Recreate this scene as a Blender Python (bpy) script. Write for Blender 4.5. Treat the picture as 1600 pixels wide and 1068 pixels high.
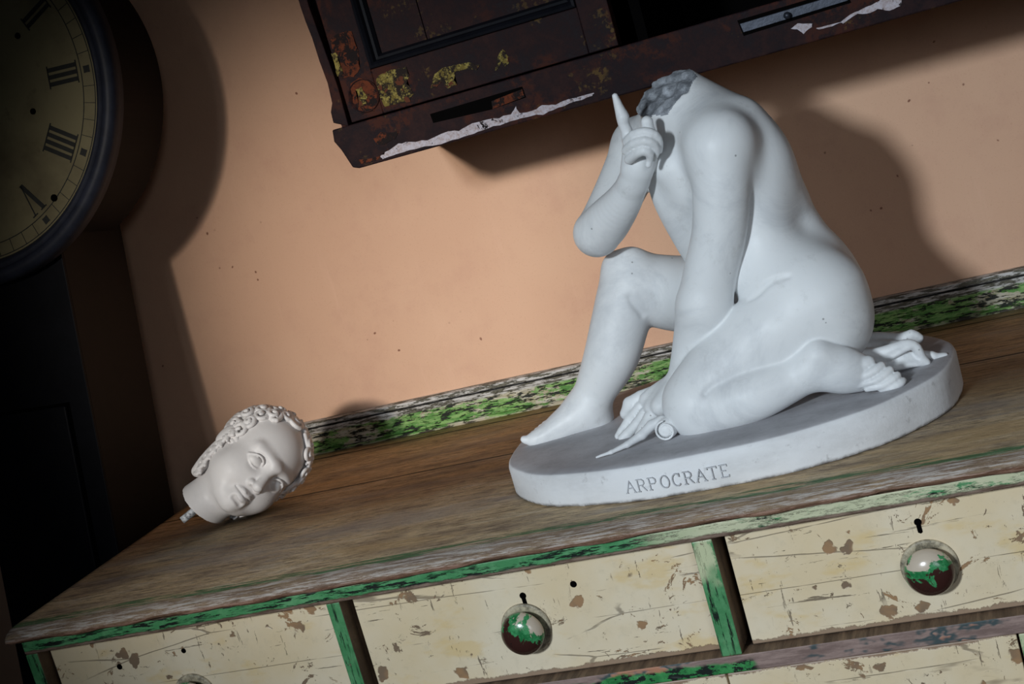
import bpy, bmesh, math, random
import numpy as np
from mathutils import Vector, Matrix

for o in list(bpy.data.objects):
    bpy.data.objects.remove(o)
SC = bpy.context.scene
COL = SC.collection
STEP = 0.0016

# ------------------------------------------------------------------ camera
CW = np.array([[0.92091699, 0.28059237, -0.27051769],
               [-0.20774682, -0.23387488, -0.94981251],
               [-0.32977744, 0.93089766, -0.15708718]])   # rows: right, down, forward
FPX = 2300.0
CAM = np.array([0.0, -1.364, 1.35])
cam_data = bpy.data.cameras.new('camera')
cam = bpy.data.objects.new('camera', cam_data)
COL.objects.link(cam)
cam_data.sensor_width = 36.0
cam_data.lens = FPX / 1600 * 36
cam_data.clip_start = 0.02
r_, d_, f_ = CW
cam.matrix_world = Matrix(((r_[0], -d_[0], -f_[0], CAM[0]), (r_[1], -d_[1], -f_[1], CAM[1]),
                           (r_[2], -d_[2], -f_[2], CAM[2]), (0, 0, 0, 1)))
SC.camera = cam
SC.view_settings.view_transform = 'Standard'
SC.view_settings.look = 'None'
SC.view_settings.gamma = 1
SC.view_settings.use_curve_mapping = False
SC.view_settings.exposure = 0.0

# ------------------------------------------------------------------ light
world = bpy.data.worlds.new('room_ambience')
SC.world = world
world.use_nodes = True
world.node_tree.nodes['Background'].inputs[0].default_value = (0.75, 0.85, 1.0, 1)
world.node_tree.nodes['Background'].inputs[1].default_value = 0.007


def spot(name, loc, target, power, cone, blend, size, color):
    d = bpy.data.lights.new(name, 'SPOT')
    d.energy = power; d.spot_size = math.radians(cone); d.spot_blend = blend
    d.shadow_soft_size = size; d.color = color
    o = bpy.data.objects.new(name, d); COL.objects.link(o)
    o.location = loc
    o.rotation_euler = (Vector(target) - Vector(loc)).to_track_quat('-Z', 'Y').to_euler()
    return o


def area(name, loc, target, power, sx, sy, color):
    d = bpy.data.lights.new(name, 'AREA')
    d.shape = 'RECTANGLE'; d.size = sx; d.size_y = sy; d.energy = power; d.color = color
    o = bpy.data.objects.new(name, d); COL.objects.link(o)
    o.location = loc
    o.rotation_euler = (Vector(target) - Vector(loc)).to_track_quat('-Z', 'Y').to_euler()
    return o


WIN = (-1.45, -3.4, 2.15)
spot('window_beam', WIN, (-0.81, 0.61, 1.12), 390, 13.6, 1.0, 0.12, (1.0, 0.93, 0.84))
spot('window_beam_wide', (-1.12, -3.4, 2.2), (-0.10, 0.10, 0.82), 400, 36.0, 1.0, 0.17, (0.82, 0.92, 1.0))
spot('right_fill', (1.1, -2.8, 1.7), (-0.22, 0.10, 0.98), 75, 30.0, 1.0, 0.5, (0.86, 0.92, 1.0))  # added soft fill from the right to lift the shadows, no window there


# ------------------------------------------------------------------ picture-to-place geometry
def ray(u, v):
    return CW.T @ np.array([(u - 800) / FPX, (v - 534) / FPX, 1.0])


def atY(u, v, Y):
    d = ray(u, v)
    return CAM + d * (Y - CAM[1]) / d[1]


def atZ(u, v, Z):
    d = ray(u, v)
    return CAM + d * (Z - CAM[2]) / d[2]


def px_size(P, r):
    return r * float((CW @ (np.asarray(P) - CAM))[2]) / FPX


# ------------------------------------------------------------------ object helpers
def tag(o, label=None, cat=None, group=None, kind=None):
    if label: o['label'] = label
    if cat: o['category'] = cat
    if group: o['group'] = group
    if kind: o['kind'] = kind
    return o


def thing(name, loc, label, cat, group=None):
    o = bpy.data.objects.new(name, None)
    COL.objects.link(o)
    o.location = loc
    o.empty_display_size = 0.1
    return tag(o, label, cat, group)


def root_loc(o):
    while o is not None and o.parent is not None:
        o = o.parent
    return Vector(o.location) if o is not None else Vector((0, 0, 0))


def obj(name, bm, mats, parent=None, smooth=False, bevel=0.0, segs=2):
    """bm holds world-space coordinates; stored relative to the thing's base"""
    if isinstance(bm, bpy.types.Mesh):
        me = bm
        base = root_loc(parent)
        if base.length > 0:
            me.transform(Matrix.Translation(-base))
    else:
        base = root_loc(parent)
        bmesh.ops.recalc_face_normals(bm, faces=bm.faces)
        bmesh.ops.translate(bm, verts=bm.verts, vec=-base)
        me = bpy.data.meshes.new(name)
        bm.to_mesh(me); bm.free()
    me.name = name
    for m in (mats if isinstance(mats, (list, tuple)) else [mats]):
        me.materials.append(m)
    o = bpy.data.objects.new(name, me)
    COL.objects.link(o)
    if parent is not None:
        o.parent = parent
    if smooth:
        me.polygons.foreach_set('use_smooth', [True] * len(me.polygons))
    if bevel > 0:
        b = o.modifiers.new('bevel', 'BEVEL')
        b.width = bevel; b.segments = segs; b.limit_method = 'ANGLE'; b.angle_limit = math.radians(40)
        b.harden_normals = False
    return o


def box(bm, x0, x1, y0, y1, z0, z1, M=None, mi=0):
    vs = []
    for x in (x0, x1):
        for y in (y0, y1):
            for z in (z0, z1):
                p = Vector((x, y, z))
                vs.append(bm.verts.new(M @ p if M is not None else p))
    for f in ((0, 1, 3, 2), (4, 6, 7, 5), (0, 4, 5, 1), (2, 3, 7, 6), (0, 2, 6, 4), (1, 5, 7, 3)):
        fc = bm.faces.new([vs[i] for i in f]); fc.material_index = mi
    return vs


def prism(bm, pts, y0, y1, M=None, mi=0):
    """polygon in x,z extruded along y"""
    a = [bm.verts.new((M @ Vector((p[0], y0, p[1]))) if M is not None else (p[0], y0, p[1])) for p in pts]
    b = [bm.verts.new((M @ Vector((p[0], y1, p[1]))) if M is not None else (p[0], y1, p[1])) for p in pts]
    n = len(pts)
    f = bm.faces.new(a); f.material_index = mi
    f = bm.faces.new(b[::-1]); f.material_index = mi
    for i in range(n):
        f = bm.faces.new((a[i], b[i], b[(i + 1) % n], a[(i + 1) % n])); f.material_index = mi


def lathe(bm, prof, M, n=48, cap=True):
    """profile of (radius, axial) about the local y axis; M places it"""
    rings = []
    for r, y in prof:
        if r < 1e-6:
            rings.append([bm.verts.new(M @ Vector((0, y, 0)))])
        else:
            rings.append([bm.verts.new(M @ Vector((r * math.cos(2 * math.pi * k / n), y, r * math.sin(2 * math.pi * k / n)))) for k in range(n)])
    for a, b in zip(rings, rings[1:]):
        if len(a) == 1 and len(b) == 1:
            continue
        for k in range(n):
            k2 = (k + 1) % n
            if len(a) == 1:
                bm.faces.new((a[0], b[k], b[k2]))
            elif len(b) == 1:
                bm.faces.new((a[k], b[0], a[k2]))
            else:
                bm.faces.new((a[k], b[k], b[k2], a[k2]))


def ring_loft(bm, prof, x0, x1, close=True):
    """profile of (y,z) swept along x"""
    a = [bm.verts.new((x0, p[0], p[1])) for p in prof]
    b = [bm.verts.new((x1, p[0], p[1])) for p in prof]
    n = len(prof)
    for i in range(n if close else n - 1):
        bm.faces.new((a[i], a[(i + 1) % n], b[(i + 1) % n], b[i]))
    bm.faces.new(a[::-1]); bm.faces.new(b)


def T3(v):
    return Matrix.Translation(Vector(v))


# ------------------------------------------------------------------ node materials
class NT:
    def __init__(s, name, scale=(1, 1, 1)):
        s.m = bpy.data.materials.new(name); s.m.use_nodes = True
        s.t = s.m.node_tree; s.t.nodes.clear()
        s.out = s.n('ShaderNodeOutputMaterial'); s.b = s.n('ShaderNodeBsdfPrincipled')
        s.l(s.b.outputs[0], s.out.inputs[0])
        s.tc = s.n('ShaderNodeTexCoord')
        s.co = s.tc.outputs['Object']

    def n(s, t, **kw):
        x = s.t.nodes.new(t)
        for k, v in kw.items():
            setattr(x, k, v)
        return x

    def l(s, a, b): s.t.links.new(a, b)

    def put(s, v, sock):
        if v is None: return
        if hasattr(v, 'is_output') or hasattr(v, 'links'):
            s.l(v, sock)
        else:
            if sock.type == 'RGBA' and hasattr(v, '__len__') and len(v) == 3:
                v = (*v, 1)
            sock.default_value = v

    def map(s, scale=(1, 1, 1), loc=(0, 0, 0), rot=(0, 0, 0), co=None):
        x = s.n('ShaderNodeMapping')
        x.inputs['Scale'].default_value = scale
        x.inputs['Location'].default_value = loc
        x.inputs['Rotation'].default_value = rot
        s.l(co or s.co, x.inputs['Vector'])
        return x.outputs[0]

    def noise(s, scale=10, detail=6, rough=0.6, co=None, dist=0.0):
        x = s.n('ShaderNodeTexNoise')
        x.inputs['Scale'].default_value = scale; x.inputs['Detail'].default_value = detail
        x.inputs['Roughness'].default_value = rough; x.inputs['Distortion'].default_value = dist
        s.l(co or s.co, x.inputs['Vector'])
        return x.outputs['Fac']

    def vor(s, scale=10, feature='DISTANCE_TO_EDGE', co=None, rnd=1.0):
        x = s.n('ShaderNodeTexVoronoi', feature=feature)
        x.inputs['Scale'].default_value = scale
        x.inputs['Randomness'].default_value = rnd
        s.l(co or s.co, x.inputs['Vector'])
        return x.outputs['Distance']

    def step(s, v, a, b, lo=0.0, hi=1.0):
        x = s.n('ShaderNodeMapRange'); x.interpolation_type = 'SMOOTHSTEP'
        s.put(v, x.inputs['Value'])
        x.inputs['From Min'].default_value = a; x.inputs['From Max'].default_value = b
        x.inputs['To Min'].default_value = lo; x.inputs['To Max'].default_value = hi
        return x.outputs[0]

    def math(s, op, a, b=None, c=None):
        x = s.n('ShaderNodeMath', operation=op)
        s.put(a, x.inputs[0]); s.put(b, x.inputs[1]); s.put(c, x.inputs[2])
        return x.outputs[0]

    def mix(s, f, a, b):
        x = s.n('ShaderNodeMix', data_type='RGBA')
        s.put(f, x.inputs[0]); s.put(a, x.inputs[6]); s.put(b, x.inputs[7])
        return x.outputs[2]

    def ramp(s, f, stops):
        x = s.n('ShaderNodeValToRGB')
        e = x.color_ramp.elements
        while len(e) < len(stops): e.new(0.5)
        for i, (p, c) in enumerate(stops):
            e[i].position = p; e[i].color = (*c, 1) if len(c) == 3 else c
        s.l(f, x.inputs[0])
        return x.outputs[0]

    def sep(s, co=None):
        x = s.n('ShaderNodeSeparateXYZ'); s.l(co or s.co, x.inputs[0]); return x.outputs

    def warp(s, amt, scale, co=None):
        """coordinates disturbed by noise"""
        nz = s.n('ShaderNodeTexNoise'); nz.inputs['Scale'].default_value = scale; nz.inputs['Detail'].default_value = 3
        s.l(co or s.co, nz.inputs['Vector'])
        v = s.n('ShaderNodeVectorMath', operation='MULTIPLY_ADD')
        s.l(nz.outputs['Color'], v.inputs[0]); v.inputs[1].default_value = (amt,) * 3; s.l(co or s.co, v.inputs[2])
        return v.outputs[0]

    def bump(s, h, dist=0.001, strength=1.0):
        x = s.n('ShaderNodeBump'); x.inputs['Distance'].default_value = dist; x.inputs['Strength'].default_value = strength
        s.l(h, x.inputs['Height']); s.l(x.outputs[0], s.b.inputs['Normal'])

    def fin(s, col, rough=0.6, metal=0.0, spec=None):
        s.put(col, s.b.inputs['Base Color']); s.put(rough, s.b.inputs['Roughness']); s.put(metal, s.b.inputs['Metallic'])
        if spec is not None: s.put(spec, s.b.inputs['Specular IOR Level'])
        return s.m


def srgb(r, g, b):
    f = lambda c: ((c / 255 + 0.055) / 1.055) ** 2.4 if c > 10 else c / 255 / 12.92
    return (f(r), f(g), f(b))


def m_wall():
    n = NT('pink_plaster')
    a = n.noise(1.6, 4, .6); b = n.noise(14, 6, .7); c = n.noise(420, 2, .6)
    col = n.mix(n.step(a, .35, .68), srgb(212, 170, 142), srgb(222, 182, 153))
    col = n.mix(n.step(b, .45, .75, 0, .35), col, srgb(196, 150, 130))
    col = n.mix(n.step(c, .58, .75, 0, .25), col, srgb(186, 138, 112))
    # streaks of old brushwork and small specks
    st = n.noise(30, 4, .7, co=n.map((1, 1, .12)))
    col = n.mix(n.step(st, .6, .8, 0, .25), col, srgb(228, 186, 160))
    sp = n.vor(38, 'F1', co=n.warp(.01, 40))
    pick = n.noise(5, 2, .5)
    col = n.mix(n.math('MULTIPLY', n.step(sp, .09, .05), n.step(pick, .56, .6, 0, .8)), col, srgb(110, 60, 45))
    n.bump(n.math('ADD', n.math('MULTIPLY', c, .3), b), .0012, .5)
    return n.fin(col, .9, spec=.2)


def m_marble(name='white_marble', dirty=0.35, tone=(228, 230, 231)):
    n = NT(name)
    a = n.noise(9, 6, .7, dist=.6); b = n.noise(38, 7, .72, dist=.3); c = n.noise(160, 3, .6)
    col = n.mix(n.step(a, .46, .72, 0, dirty * 1.2), srgb(*tone), srgb(168, 172, 178))
    col = n.mix(n.step(b, .55, .78, 0, dirty * .8), col, srgb(150, 146, 140))
    sp = n.vor(70, 'F1'); pk = n.noise(21, 2, .5)
    col = n.mix(n.math('MULTIPLY', n.step(sp, .10, .05), n.step(pk, .60, .64, 0, .6)), col, srgb(95, 92, 92))
    n.bump(n.math('ADD', b, n.math('MULTIPLY', c, .35)), .0006, .35)
    n.b.inputs['Subsurface Weight'].default_value = 0.12
    n.b.inputs['Subsurface Radius'].default_value = (1, .9, .8)
    n.b.inputs['Subsurface Scale'].default_value = .004
    return n.fin(col, n.step(b, .3, .8, .42, .6), spec=.35)


def m_plinth():
    n = NT('plinth_marble')
    g = n.n('ShaderNodeNewGeometry'); nz = n.sep(g.outputs['Normal'])[2]
    a = n.noise(9, 5, .65, co=n.map((1, 1, 2.5))); b = n.noise(60, 6, .7); c = n.noise(200, 3)
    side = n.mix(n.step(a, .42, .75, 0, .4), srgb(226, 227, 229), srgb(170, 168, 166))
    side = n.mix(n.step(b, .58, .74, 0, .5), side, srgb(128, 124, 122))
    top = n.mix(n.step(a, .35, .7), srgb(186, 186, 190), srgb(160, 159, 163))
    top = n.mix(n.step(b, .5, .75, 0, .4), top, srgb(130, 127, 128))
    z = n.sep()[2]
    grime = n.math('MULTIPLY', n.step(z, .006, .0, 0, .9), n.step(b, .35, .6))
    side = n.mix(grime, side, srgb(70, 62, 58))
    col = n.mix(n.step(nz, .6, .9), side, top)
    n.bump(n.math('ADD', b, n.math('MULTIPLY', c, .5)), .001, .5)
    return n.fin(col, .65, spec=.3)


def m_stump():
    n = NT('broken_marble')
    a = n.noise(60, 6, .75); b = n.noise(18, 4)
    col = n.mix(n.step(a, .35, .7), srgb(104, 108, 114), srgb(176, 181, 188))
    n.bump(a, .003, .8)
    return n.fin(col, .8)


def m_top():
    """bare weathered worktop boards running along x, worn green paint along the front edge"""
    n = NT('worn_worktop')
    lg = n.map((2.6, 9, 9)); w = n.warp(.10, 2.5, co=lg)
    a = n.noise(3.2, 7, .72, co=w); b = n.noise(9, 9, .78, co=n.warp(.05, 3, co=n.map((1.7, 17, 17))), dist=.5); c = n.noise(60, 7, .78, co=n.map((.8, 5, 5)))
    col = n.ramp(a, [(.28, srgb(132, 114, 98)), (.42, srgb(184, 162, 134)), (.54, srgb(218, 192, 152)), (.70, srgb(226, 210, 186))])
    col = n.mix(n.step(b, .50, .66, 0, .75), col, srgb(84, 68, 56))
    col = n.mix(n.step(b, .46, .30, 0, .55), col, srgb(222, 204, 178))
    col = n.mix(n.step(c, .50, .60, 0, .6), col, srgb(92, 78, 66))
    blu = n.noise(3.1, 4, .6, co=n.map((1, 4, 4), loc=(3, 2, 1)))
    col = n.mix(n.step(blu, .5, .66, 0, .5), col, srgb(168, 162, 160))
    col = n.mix(n.step(blu, .44, .32, 0, .55), col, srgb(206, 172, 122))
    X, Y, Z = n.sep()
    # gaps between the boards
    wob = n.math('MULTIPLY', n.noise(3.0, 2, .5, co=n.map((1, .2, 1))), .007)
    yy = n.math('ADD', Y, wob)
    gap = None
    for g0 in (.3655, .564):
        d = n.math('ABSOLUTE', n.math('SUBTRACT', yy, g0))
        s_ = n.step(d, .0030, .0014)
        gap = s_ if gap is None else n.math('MAXIMUM', gap, s_)
    col = n.mix(n.math('MULTIPLY', gap, .9), col, srgb(22, 17, 14))
    # fibrous bleached band on the front edge, streaks of green paint and bare red wood
    edge = n.noise(26, 8, .8, co=n.map((.8, 12, 12)))
    band = n.step(n.math('ADD', Y, n.math('MULTIPLY', b, .02)), .032, .012)
    wh = n.ramp(edge, [(.38, srgb(52, 38, 32)), (.48, srgb(116, 92, 78)), (.54, srgb(186, 176, 168)), (.66, srgb(200, 196, 190))])
    col = n.mix(n.math('MULTIPLY', band, n.step(edge, .3, .6, .4, .95)), col, wh)
    gy = n.math('ADD', Y, n.math('MULTIPLY', n.noise(5, 4, .7, co=n.map((1, 1, 1))), .03))
    gm = n.math('MULTIPLY', n.step(n.math('ABSOLUTE', n.math('SUBTRACT', gy, .030)), .011, .006),
                n.step(n.noise(22, 6, .75, co=n.map((.5, 6, 6))), .47, .52))
    col = n.mix(n.math('MULTIPLY', gm, .85), col, n.mix(n.step(edge, .4, .6), srgb(40, 92, 54), srgb(76, 132, 84)))
    low = n.step(Z, .9085, .9050)
    rd = n.mix(n.step(edge, .45, .55), srgb(96, 60, 42), srgb(150, 104, 78))
    col = n.mix(n.math('MULTIPLY', low, n.step(Y, .01, .004, 0, .8)), col, rd)
    n.bump(n.math('SUBTRACT', n.math('ADD', b, n.math('MULTIPLY', c, .4)), n.math('MULTIPLY', gap, 2.0)), .0022, .8)
    return n.fin(col, .7, spec=.3)


def m_green(name='green_paint_worn', along='x', cream=0.0):
    """green paint scratched down to black and brown wood; a cream under-layer shows in places"""
    n = NT(name)
    sc = (1, 9, 9) if along == 'x' else (9, 9, 1)
    a = n.noise(22, 6, .75, co=n.map(sc)); b = n.noise(9, 4, .6, co=n.map(sc, loc=(4, 1, 2))); e = n.noise(40, 5, .7)
    col = n.mix(n.step(e, .4, .65), srgb(66, 130, 82), srgb(90, 150, 102))
    blk = n.math('MULTIPLY', n.step(a, .53, .57), n.step(b, .40, .55))
    col = n.mix(blk, col, srgb(18, 26, 22))
    X, Y, Z = n.sep()
    if cream:
        cr = n.noise(15, 6, .75, co=n.map((1, 1, 3) if along == 'x' else (3, 1, 1)))
        gate = n.step(n.math('ADD', X, n.math('MULTIPLY', n.noise(6, 3), .2)), -.24, -.16)
        col = n.mix(n.math('MULTIPLY', n.step(cr, .44, .52), gate if along == 'x' else n.step(n.noise(8, 3), .42, .5)), col, srgb(190, 196, 158))
    wd = n.noise(34, 6, .7, co=n.map((1, 1, 1), loc=(7, 7, 7)))
    col = n.mix(n.step(wd, .62, .66, 0, .9), col, srgb(128, 108, 92))
    n.bump(n.math('SUBTRACT', e, n.math('ADD', blk, n.step(wd, .62, .66))), .0008, .7)
    return n.fin(col, .45, spec=.4)


def m_rail():
    """front rail: green above, bare grey-brown wood along the lower lip"""
    n = NT('front_rail_paint')
    a = n.noise(26, 6, .78, co=n.map((1, 8, 8))); b = n.noise(9, 4, .6, co=n.map((1, 4, 4), loc=(4, 1, 2))); e = n.noise(40, 5, .7)
    X, Y, Z = n.sep()
    col = n.mix(n.step(e, .4, .65), srgb(66, 134, 84), srgb(92, 152, 104))
    blk = n.math('MULTIPLY', n.step(a, .515, .54), n.step(b, .40, .50))
    col = n.mix(blk, col, srgb(17, 24, 21))
    cr = n.noise(13, 6, .75, co=n.map((1, 1, 3)))
    xg = n.step(n.math('ADD', X, n.math('MULTIPLY', n.noise(7, 3), .15)), .84, .92)
    zc = n.math('ADD', cr, n.math('MULTIPLY', n.step(Z, .892, .899), .03))
    col = n.mix(n.math('MULTIPLY', n.step(zc, .42, .50), xg), col, n.mix(e, srgb(182, 188, 150), srgb(206, 204, 176)))
    lip = n.step(n.math('ADD', Z, n.math('MULTIPLY', n.noise(22, 5, .7, co=n.map((1, 1, .2))), .008)), .8925, .8905)
    col = n.mix(lip, col, n.mix(n.step(a, .4, .6), srgb(84, 64, 52), srgb(132, 112, 98)))
    n.bump(n.math('SUBTRACT', e, n.math('MULTIPLY', n.math('MAXIMUM', blk, lip), 1.0)), .0008, .8)
    return n.fin(col, .5, spec=.35)


def m_lowrail():
    """lower rail: mauve-brown bare wood patched with salmon paint; green survives at the left"""
    n = NT('lower_rail_paint')
    X, Y, Z = n.sep()
    e = n.noise(40, 5, .7); a = n.noise(18, 6, .75, co=n.map((1, 6, 6))); p = n.noise(5, 5, .7, co=n.map((1, 1, 2)))
    col = n.mix(n.step(a, .35, .65), srgb(118, 98, 92), srgb(156, 134, 126))
    col = n.mix(n.step(p, .54, .58), col, srgb(176, 124, 98))
    col = n.mix(n.math('MULTIPLY', n.step(p, .50, .535), n.step(p, .56, .54)), col, srgb(66, 78, 80))
    g = n.mix(n.step(e, .4, .65), srgb(42, 118, 62), srgb(66, 150, 84))
    g = n.mix(n.step(n.noise(60, 4, .7, co=n.map((1, 2, 2))), .50, .55), g, srgb(16, 26, 22))
    xw = n.math('ADD', X, n.math('MULTIPLY', n.noise(24, 4), .05))
    zw = n.math('ADD', Z, n.math('MULTIPLY', n.noise(20, 4), .02))
    m1 = n.math('MULTIPLY', n.step(xw, .885, .875), n.step(zw, .765, .761))
    col = n.mix(m1, col, g)
    n.bump(n.math('ADD', e, n.step(p, .54, .58)), .0008, .7)
    return n.fin(col, .6, spec=.3)


def m_cream(zlo=.7760, zhi=.8880):
    """crackled cream drawer paint with flaked patches"""
    n = NT('crackled_cream_paint')  # zlo, zhi: heights where the paint is rubbed off
    X, Y, Z = n.sep()
    e = n.noise(7, 4, .6); f = n.noise(90, 4, .7)
    col = n.mix(n.step(e, .35, .7), srgb(220, 200, 164), srgb(226, 212, 186))
    yl = n.noise(12, 4, .6, co=n.map((1, 1, 2.4), loc=(2, 0, 5)))
    col = n.mix(n.step(yl, .56, .7, 0, .55), col, srgb(216, 186, 124))
    col = n.mix(n.step(f, .5, .8, 0, .2), col, srgb(170, 160, 136))
    # fine horizontal and vertical hairline cracks
    h = n.noise(24, 5, .72, co=n.map((.34, 1, 5.5), loc=(.3, 0, .1)), dist=.35)
    hg = n.step(n.noise(9, 4, .65, co=n.map((.7, 1, 2))), .44, .54)
    v = n.noise(30, 5, .72, co=n.map((4.2, 1, .62), loc=(5, 0, 2)), dist=.35)
    vg = n.step(n.noise(11, 4, .65, co=n.map((1, 1, .7), loc=(9, 3, 1))), .44, .54)
    crk = n.math('MAXIMUM', n.math('MULTIPLY', n.step(h, .645, .660), hg), n.math('MULTIPLY', n.step(v, .640, .655), vg))
    hl = n.vor(5, co=n.warp(.008, 30, co=n.map((.5, 1, 4.5), loc=(1.3, 0, .7))))
    crk = n.math('MAXIMUM', crk, n.math('MULTIPLY', n.step(hl, .010, .003), n.math('MULTIPLY', hg, .8)))
    col = n.mix(n.math('MULTIPLY', crk, .75), col, srgb(82, 66, 54))
    # flakes, many small and a few large, jagged
    s1 = n.noise(42, 8, .8, co=n.map((1, 1, 1.2), loc=(1, 4, 3)), dist=.8); s2 = n.noise(17, 7, .74, co=n.map((1, 1, 1.4), loc=(11, 2, 7)), dist=.6)
    s3 = n.vor(30, 'F1', co=n.warp(.022, 70)); s4 = n.noise(19, 2, .5, co=n.map((1, 1, 1), loc=(8, 8, 8)))
    fl = n.math('MAXIMUM', n.step(s1, .622, .630), n.step(s2, .618, .624))
    fl = n.math('MAXIMUM', fl, n.math('MULTIPLY', n.step(s3, .24, .20), n.step(s4, .50, .52)))
    # wear along the bottom and the edges of the front
    fc = n.mix(n.step(n.noise(25, 3), .4, .6), srgb(128, 108, 88), srgb(160, 126, 92))
    col = n.mix(n.math('MULTIPLY', n.step(s1, .60, .638), .5), col, srgb(222, 212, 184))
    col = n.mix(fl, col, fc)
    em = n.math('ADD', Z, n.math('MULTIPLY', n.noise(26, 6, .75, co=n.map((1, 1, .4))), .02))
    ed = n.math('MAXIMUM', n.step(em, zlo, zlo - .002), n.step(em, zhi, zhi + .0025))
    col = n.mix(n.math('MULTIPLY', ed, .9), col, srgb(140, 114, 94))
    n.bump(n.math('SUBTRACT', n.math('MULTIPLY', f, .2), n.math('MAXIMUM', n.math('MAXIMUM', crk, fl), ed)), .0008, .8)
    return n.fin(col, .42, spec=.4)


def m_knob(seed, pink=0.5):
    n = NT('worn_knob_paint')
    a = n.noise(26, 5, .62, co=n.map((1, 1, 1), loc=(seed, seed * 2, 0)), dist=.7)
    X, Y, Z = n.sep()
    a = n.math('ADD', a, n.math('MULTIPLY', n.math('SUBTRACT', Z, .823), 4.5))
    b = n.noise(90, 5, .7)
    col = n.mix(n.step(b, .4, .6), srgb(34, 110, 62), srgb(70, 150, 96))
    col = n.mix(n.step(a, .52, .55), col, srgb(196, 182, 164))
    col = n.mix(n.step(a, .45, .43), col, srgb(58, 34, 30))
    col = n.mix(n.step(b, .62, .66), col, srgb(40, 30, 28))
    n.bump(a, .001, .5)
    return n.fin(col, .22, spec=.55)


def m_splash():
    n = NT('backsplash_paint')
    X, Y, Z = n.sep()
    a = n.noise(34, 7, .75, co=n.map((1, 5, 5))); b = n.noise(15, 6, .72, co=n.map((1, 3, 3), loc=(3, 3, 3))); c = n.noise(45, 5, .75, co=n.map((1, 5, 5)))
    g = n.mix(n.step(c, .4, .6), srgb(80, 132, 58), srgb(136, 172, 100))
    u = n.mix(n.step(c, .35, .65), srgb(160, 150, 116), srgb(196, 190, 176))
    body = n.mix(n.step(b, .45, .50), u, g)
    body = n.mix(n.step(a, .52, .55), body, srgb(26, 30, 22))
    # pale bare moulding with dark groove on the upper part
    top = n.mix(n.step(a, .42, .56), srgb(196, 192, 188), srgb(98, 94, 80))
    zz = n.math('ADD', Z, n.math('MULTIPLY', c, .006))
    col = n.mix(n.step(zz, .9500, .9535), body, top)
    gr = n.step(n.math('ABSOLUTE', n.math('SUBTRACT', Z, .9578)), .0013, .0006)
    col = n.mix(gr, col, srgb(20, 18, 16))
    low = n.step(n.math('ADD', Z, n.math('MULTIPLY', b, .014)), .9285, .9250)
    col = n.mix(n.math('MULTIPLY', low, .75), col, n.mix(n.step(a, .45, .6), srgb(178, 168, 146), srgb(60, 50, 38)))
    n.bump(n.math('SUBTRACT', c, n.step(a, .52, .55)), .001, .8)
    return n.fin(col, .55, spec=.35)


def m_wood(name, c0, c1, along=(1, 12, 12), rough=.6, spec=.35, sc=8):
    n = NT(name)
    a = n.noise(sc, 7, .7, co=n.map(along), dist=.4); b = n.noise(60, 4, .6)
    col = n.mix(n.step(a, .35, .68), c0, c1)
    n.bump(n.math('ADD', a, n.math('MULTIPLY', b, .2)), .001, .5)
    return n.fin(col, rough, spec=spec)


def m_lacquer(name='black_brown_lacquer', rust=.5):
    """nearly black japanned lacquer, worn to rust-red and old gold in patches"""
    n = NT(name)
    a = n.noise(9, 6, .7, dist=.5); b = n.noise(40, 6, .75); c = n.noise(150, 3, .6)
    col = n.mix(n.step(b, .35, .7), srgb(26, 17, 21), srgb(50, 34, 33))
    r = n.math('MULTIPLY', n.step(a, .52, .60), n.step(b, .44, .54))
    col = n.mix(n.math('MULTIPLY', r, rust), col, srgb(74, 38, 26))
    gd = n.math('MULTIPLY', n.step(n.noise(11, 5, .7, co=n.map((1, 1, 1), loc=(6, 2, 8))), .57, .62), n.step(c, .5, .56))
    col = n.mix(n.math('MULTIPLY', gd, .7 * rust), col, srgb(120, 96, 50))
    n.bump(n.math('ADD', b, n.math('MULTIPLY', c, .3)), .0008, .5)
    return n.fin(col, n.step(b, .3, .7, .45, .7), spec=.05)


def m_plain(name, c, rough=.6, metal=0.0, var=.25, sc=40, spec=.35):
    n = NT(name)
    a = n.noise(sc, 5, .7)
    d = tuple(x * (1 - var) for x in c)
    n.bump(a, .0006, .5)
    return n.fin(n.mix(n.step(a, .35, .65), c, d), rough, metal, spec)


def m_dial():
    n = NT('aged_dial_paint')
    a = n.noise(6, 5, .65); b = n.noise(50, 5, .7)
    col = n.mix(n.step(a, .35, .68), srgb(142, 133, 100), srgb(110, 100, 74))
    col = n.mix(n.step(b, .55, .8, 0, .5), col, srgb(92, 78, 58))
    n.bump(b, .0005, .4)
    return n.fin(col, .5, spec=.3)


def m_patch(name, c, c2, thr=.5, sc=60):
    n = NT(name)
    a = n.noise(sc, 7, .8, dist=.4); b = n.noise(sc * 2.4, 5, .75)
    col = n.mix(n.step(b, .4, .7), c, c2)
    col = n.mix(n.step(a, thr, thr + .03), col, srgb(26, 18, 18))
    n.bump(a, .0008, .6)
    return n.fin(col, .7, spec=.1)


def m_gold():
    n = NT('tarnished_gold_leaf')
    a = n.noise(70, 7, .8); b = n.noise(190, 4, .7)
    col = n.mix(n.step(a, .49, .55), srgb(30, 20, 15), srgb(104, 90, 40))
    col = n.mix(n.math('MULTIPLY', n.step(b, .50, .58), n.step(a, .44, .5)), col, srgb(134, 120, 62))
    col = n.mix(n.step(n.noise(45, 4, .7, co=n.map((1, 1, 1), loc=(3, 3, 3))), .56, .60), col, srgb(84, 44, 26))
    n.bump(a, .0008, .6)
    return n.fin(col, .55, spec=.08)


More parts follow.
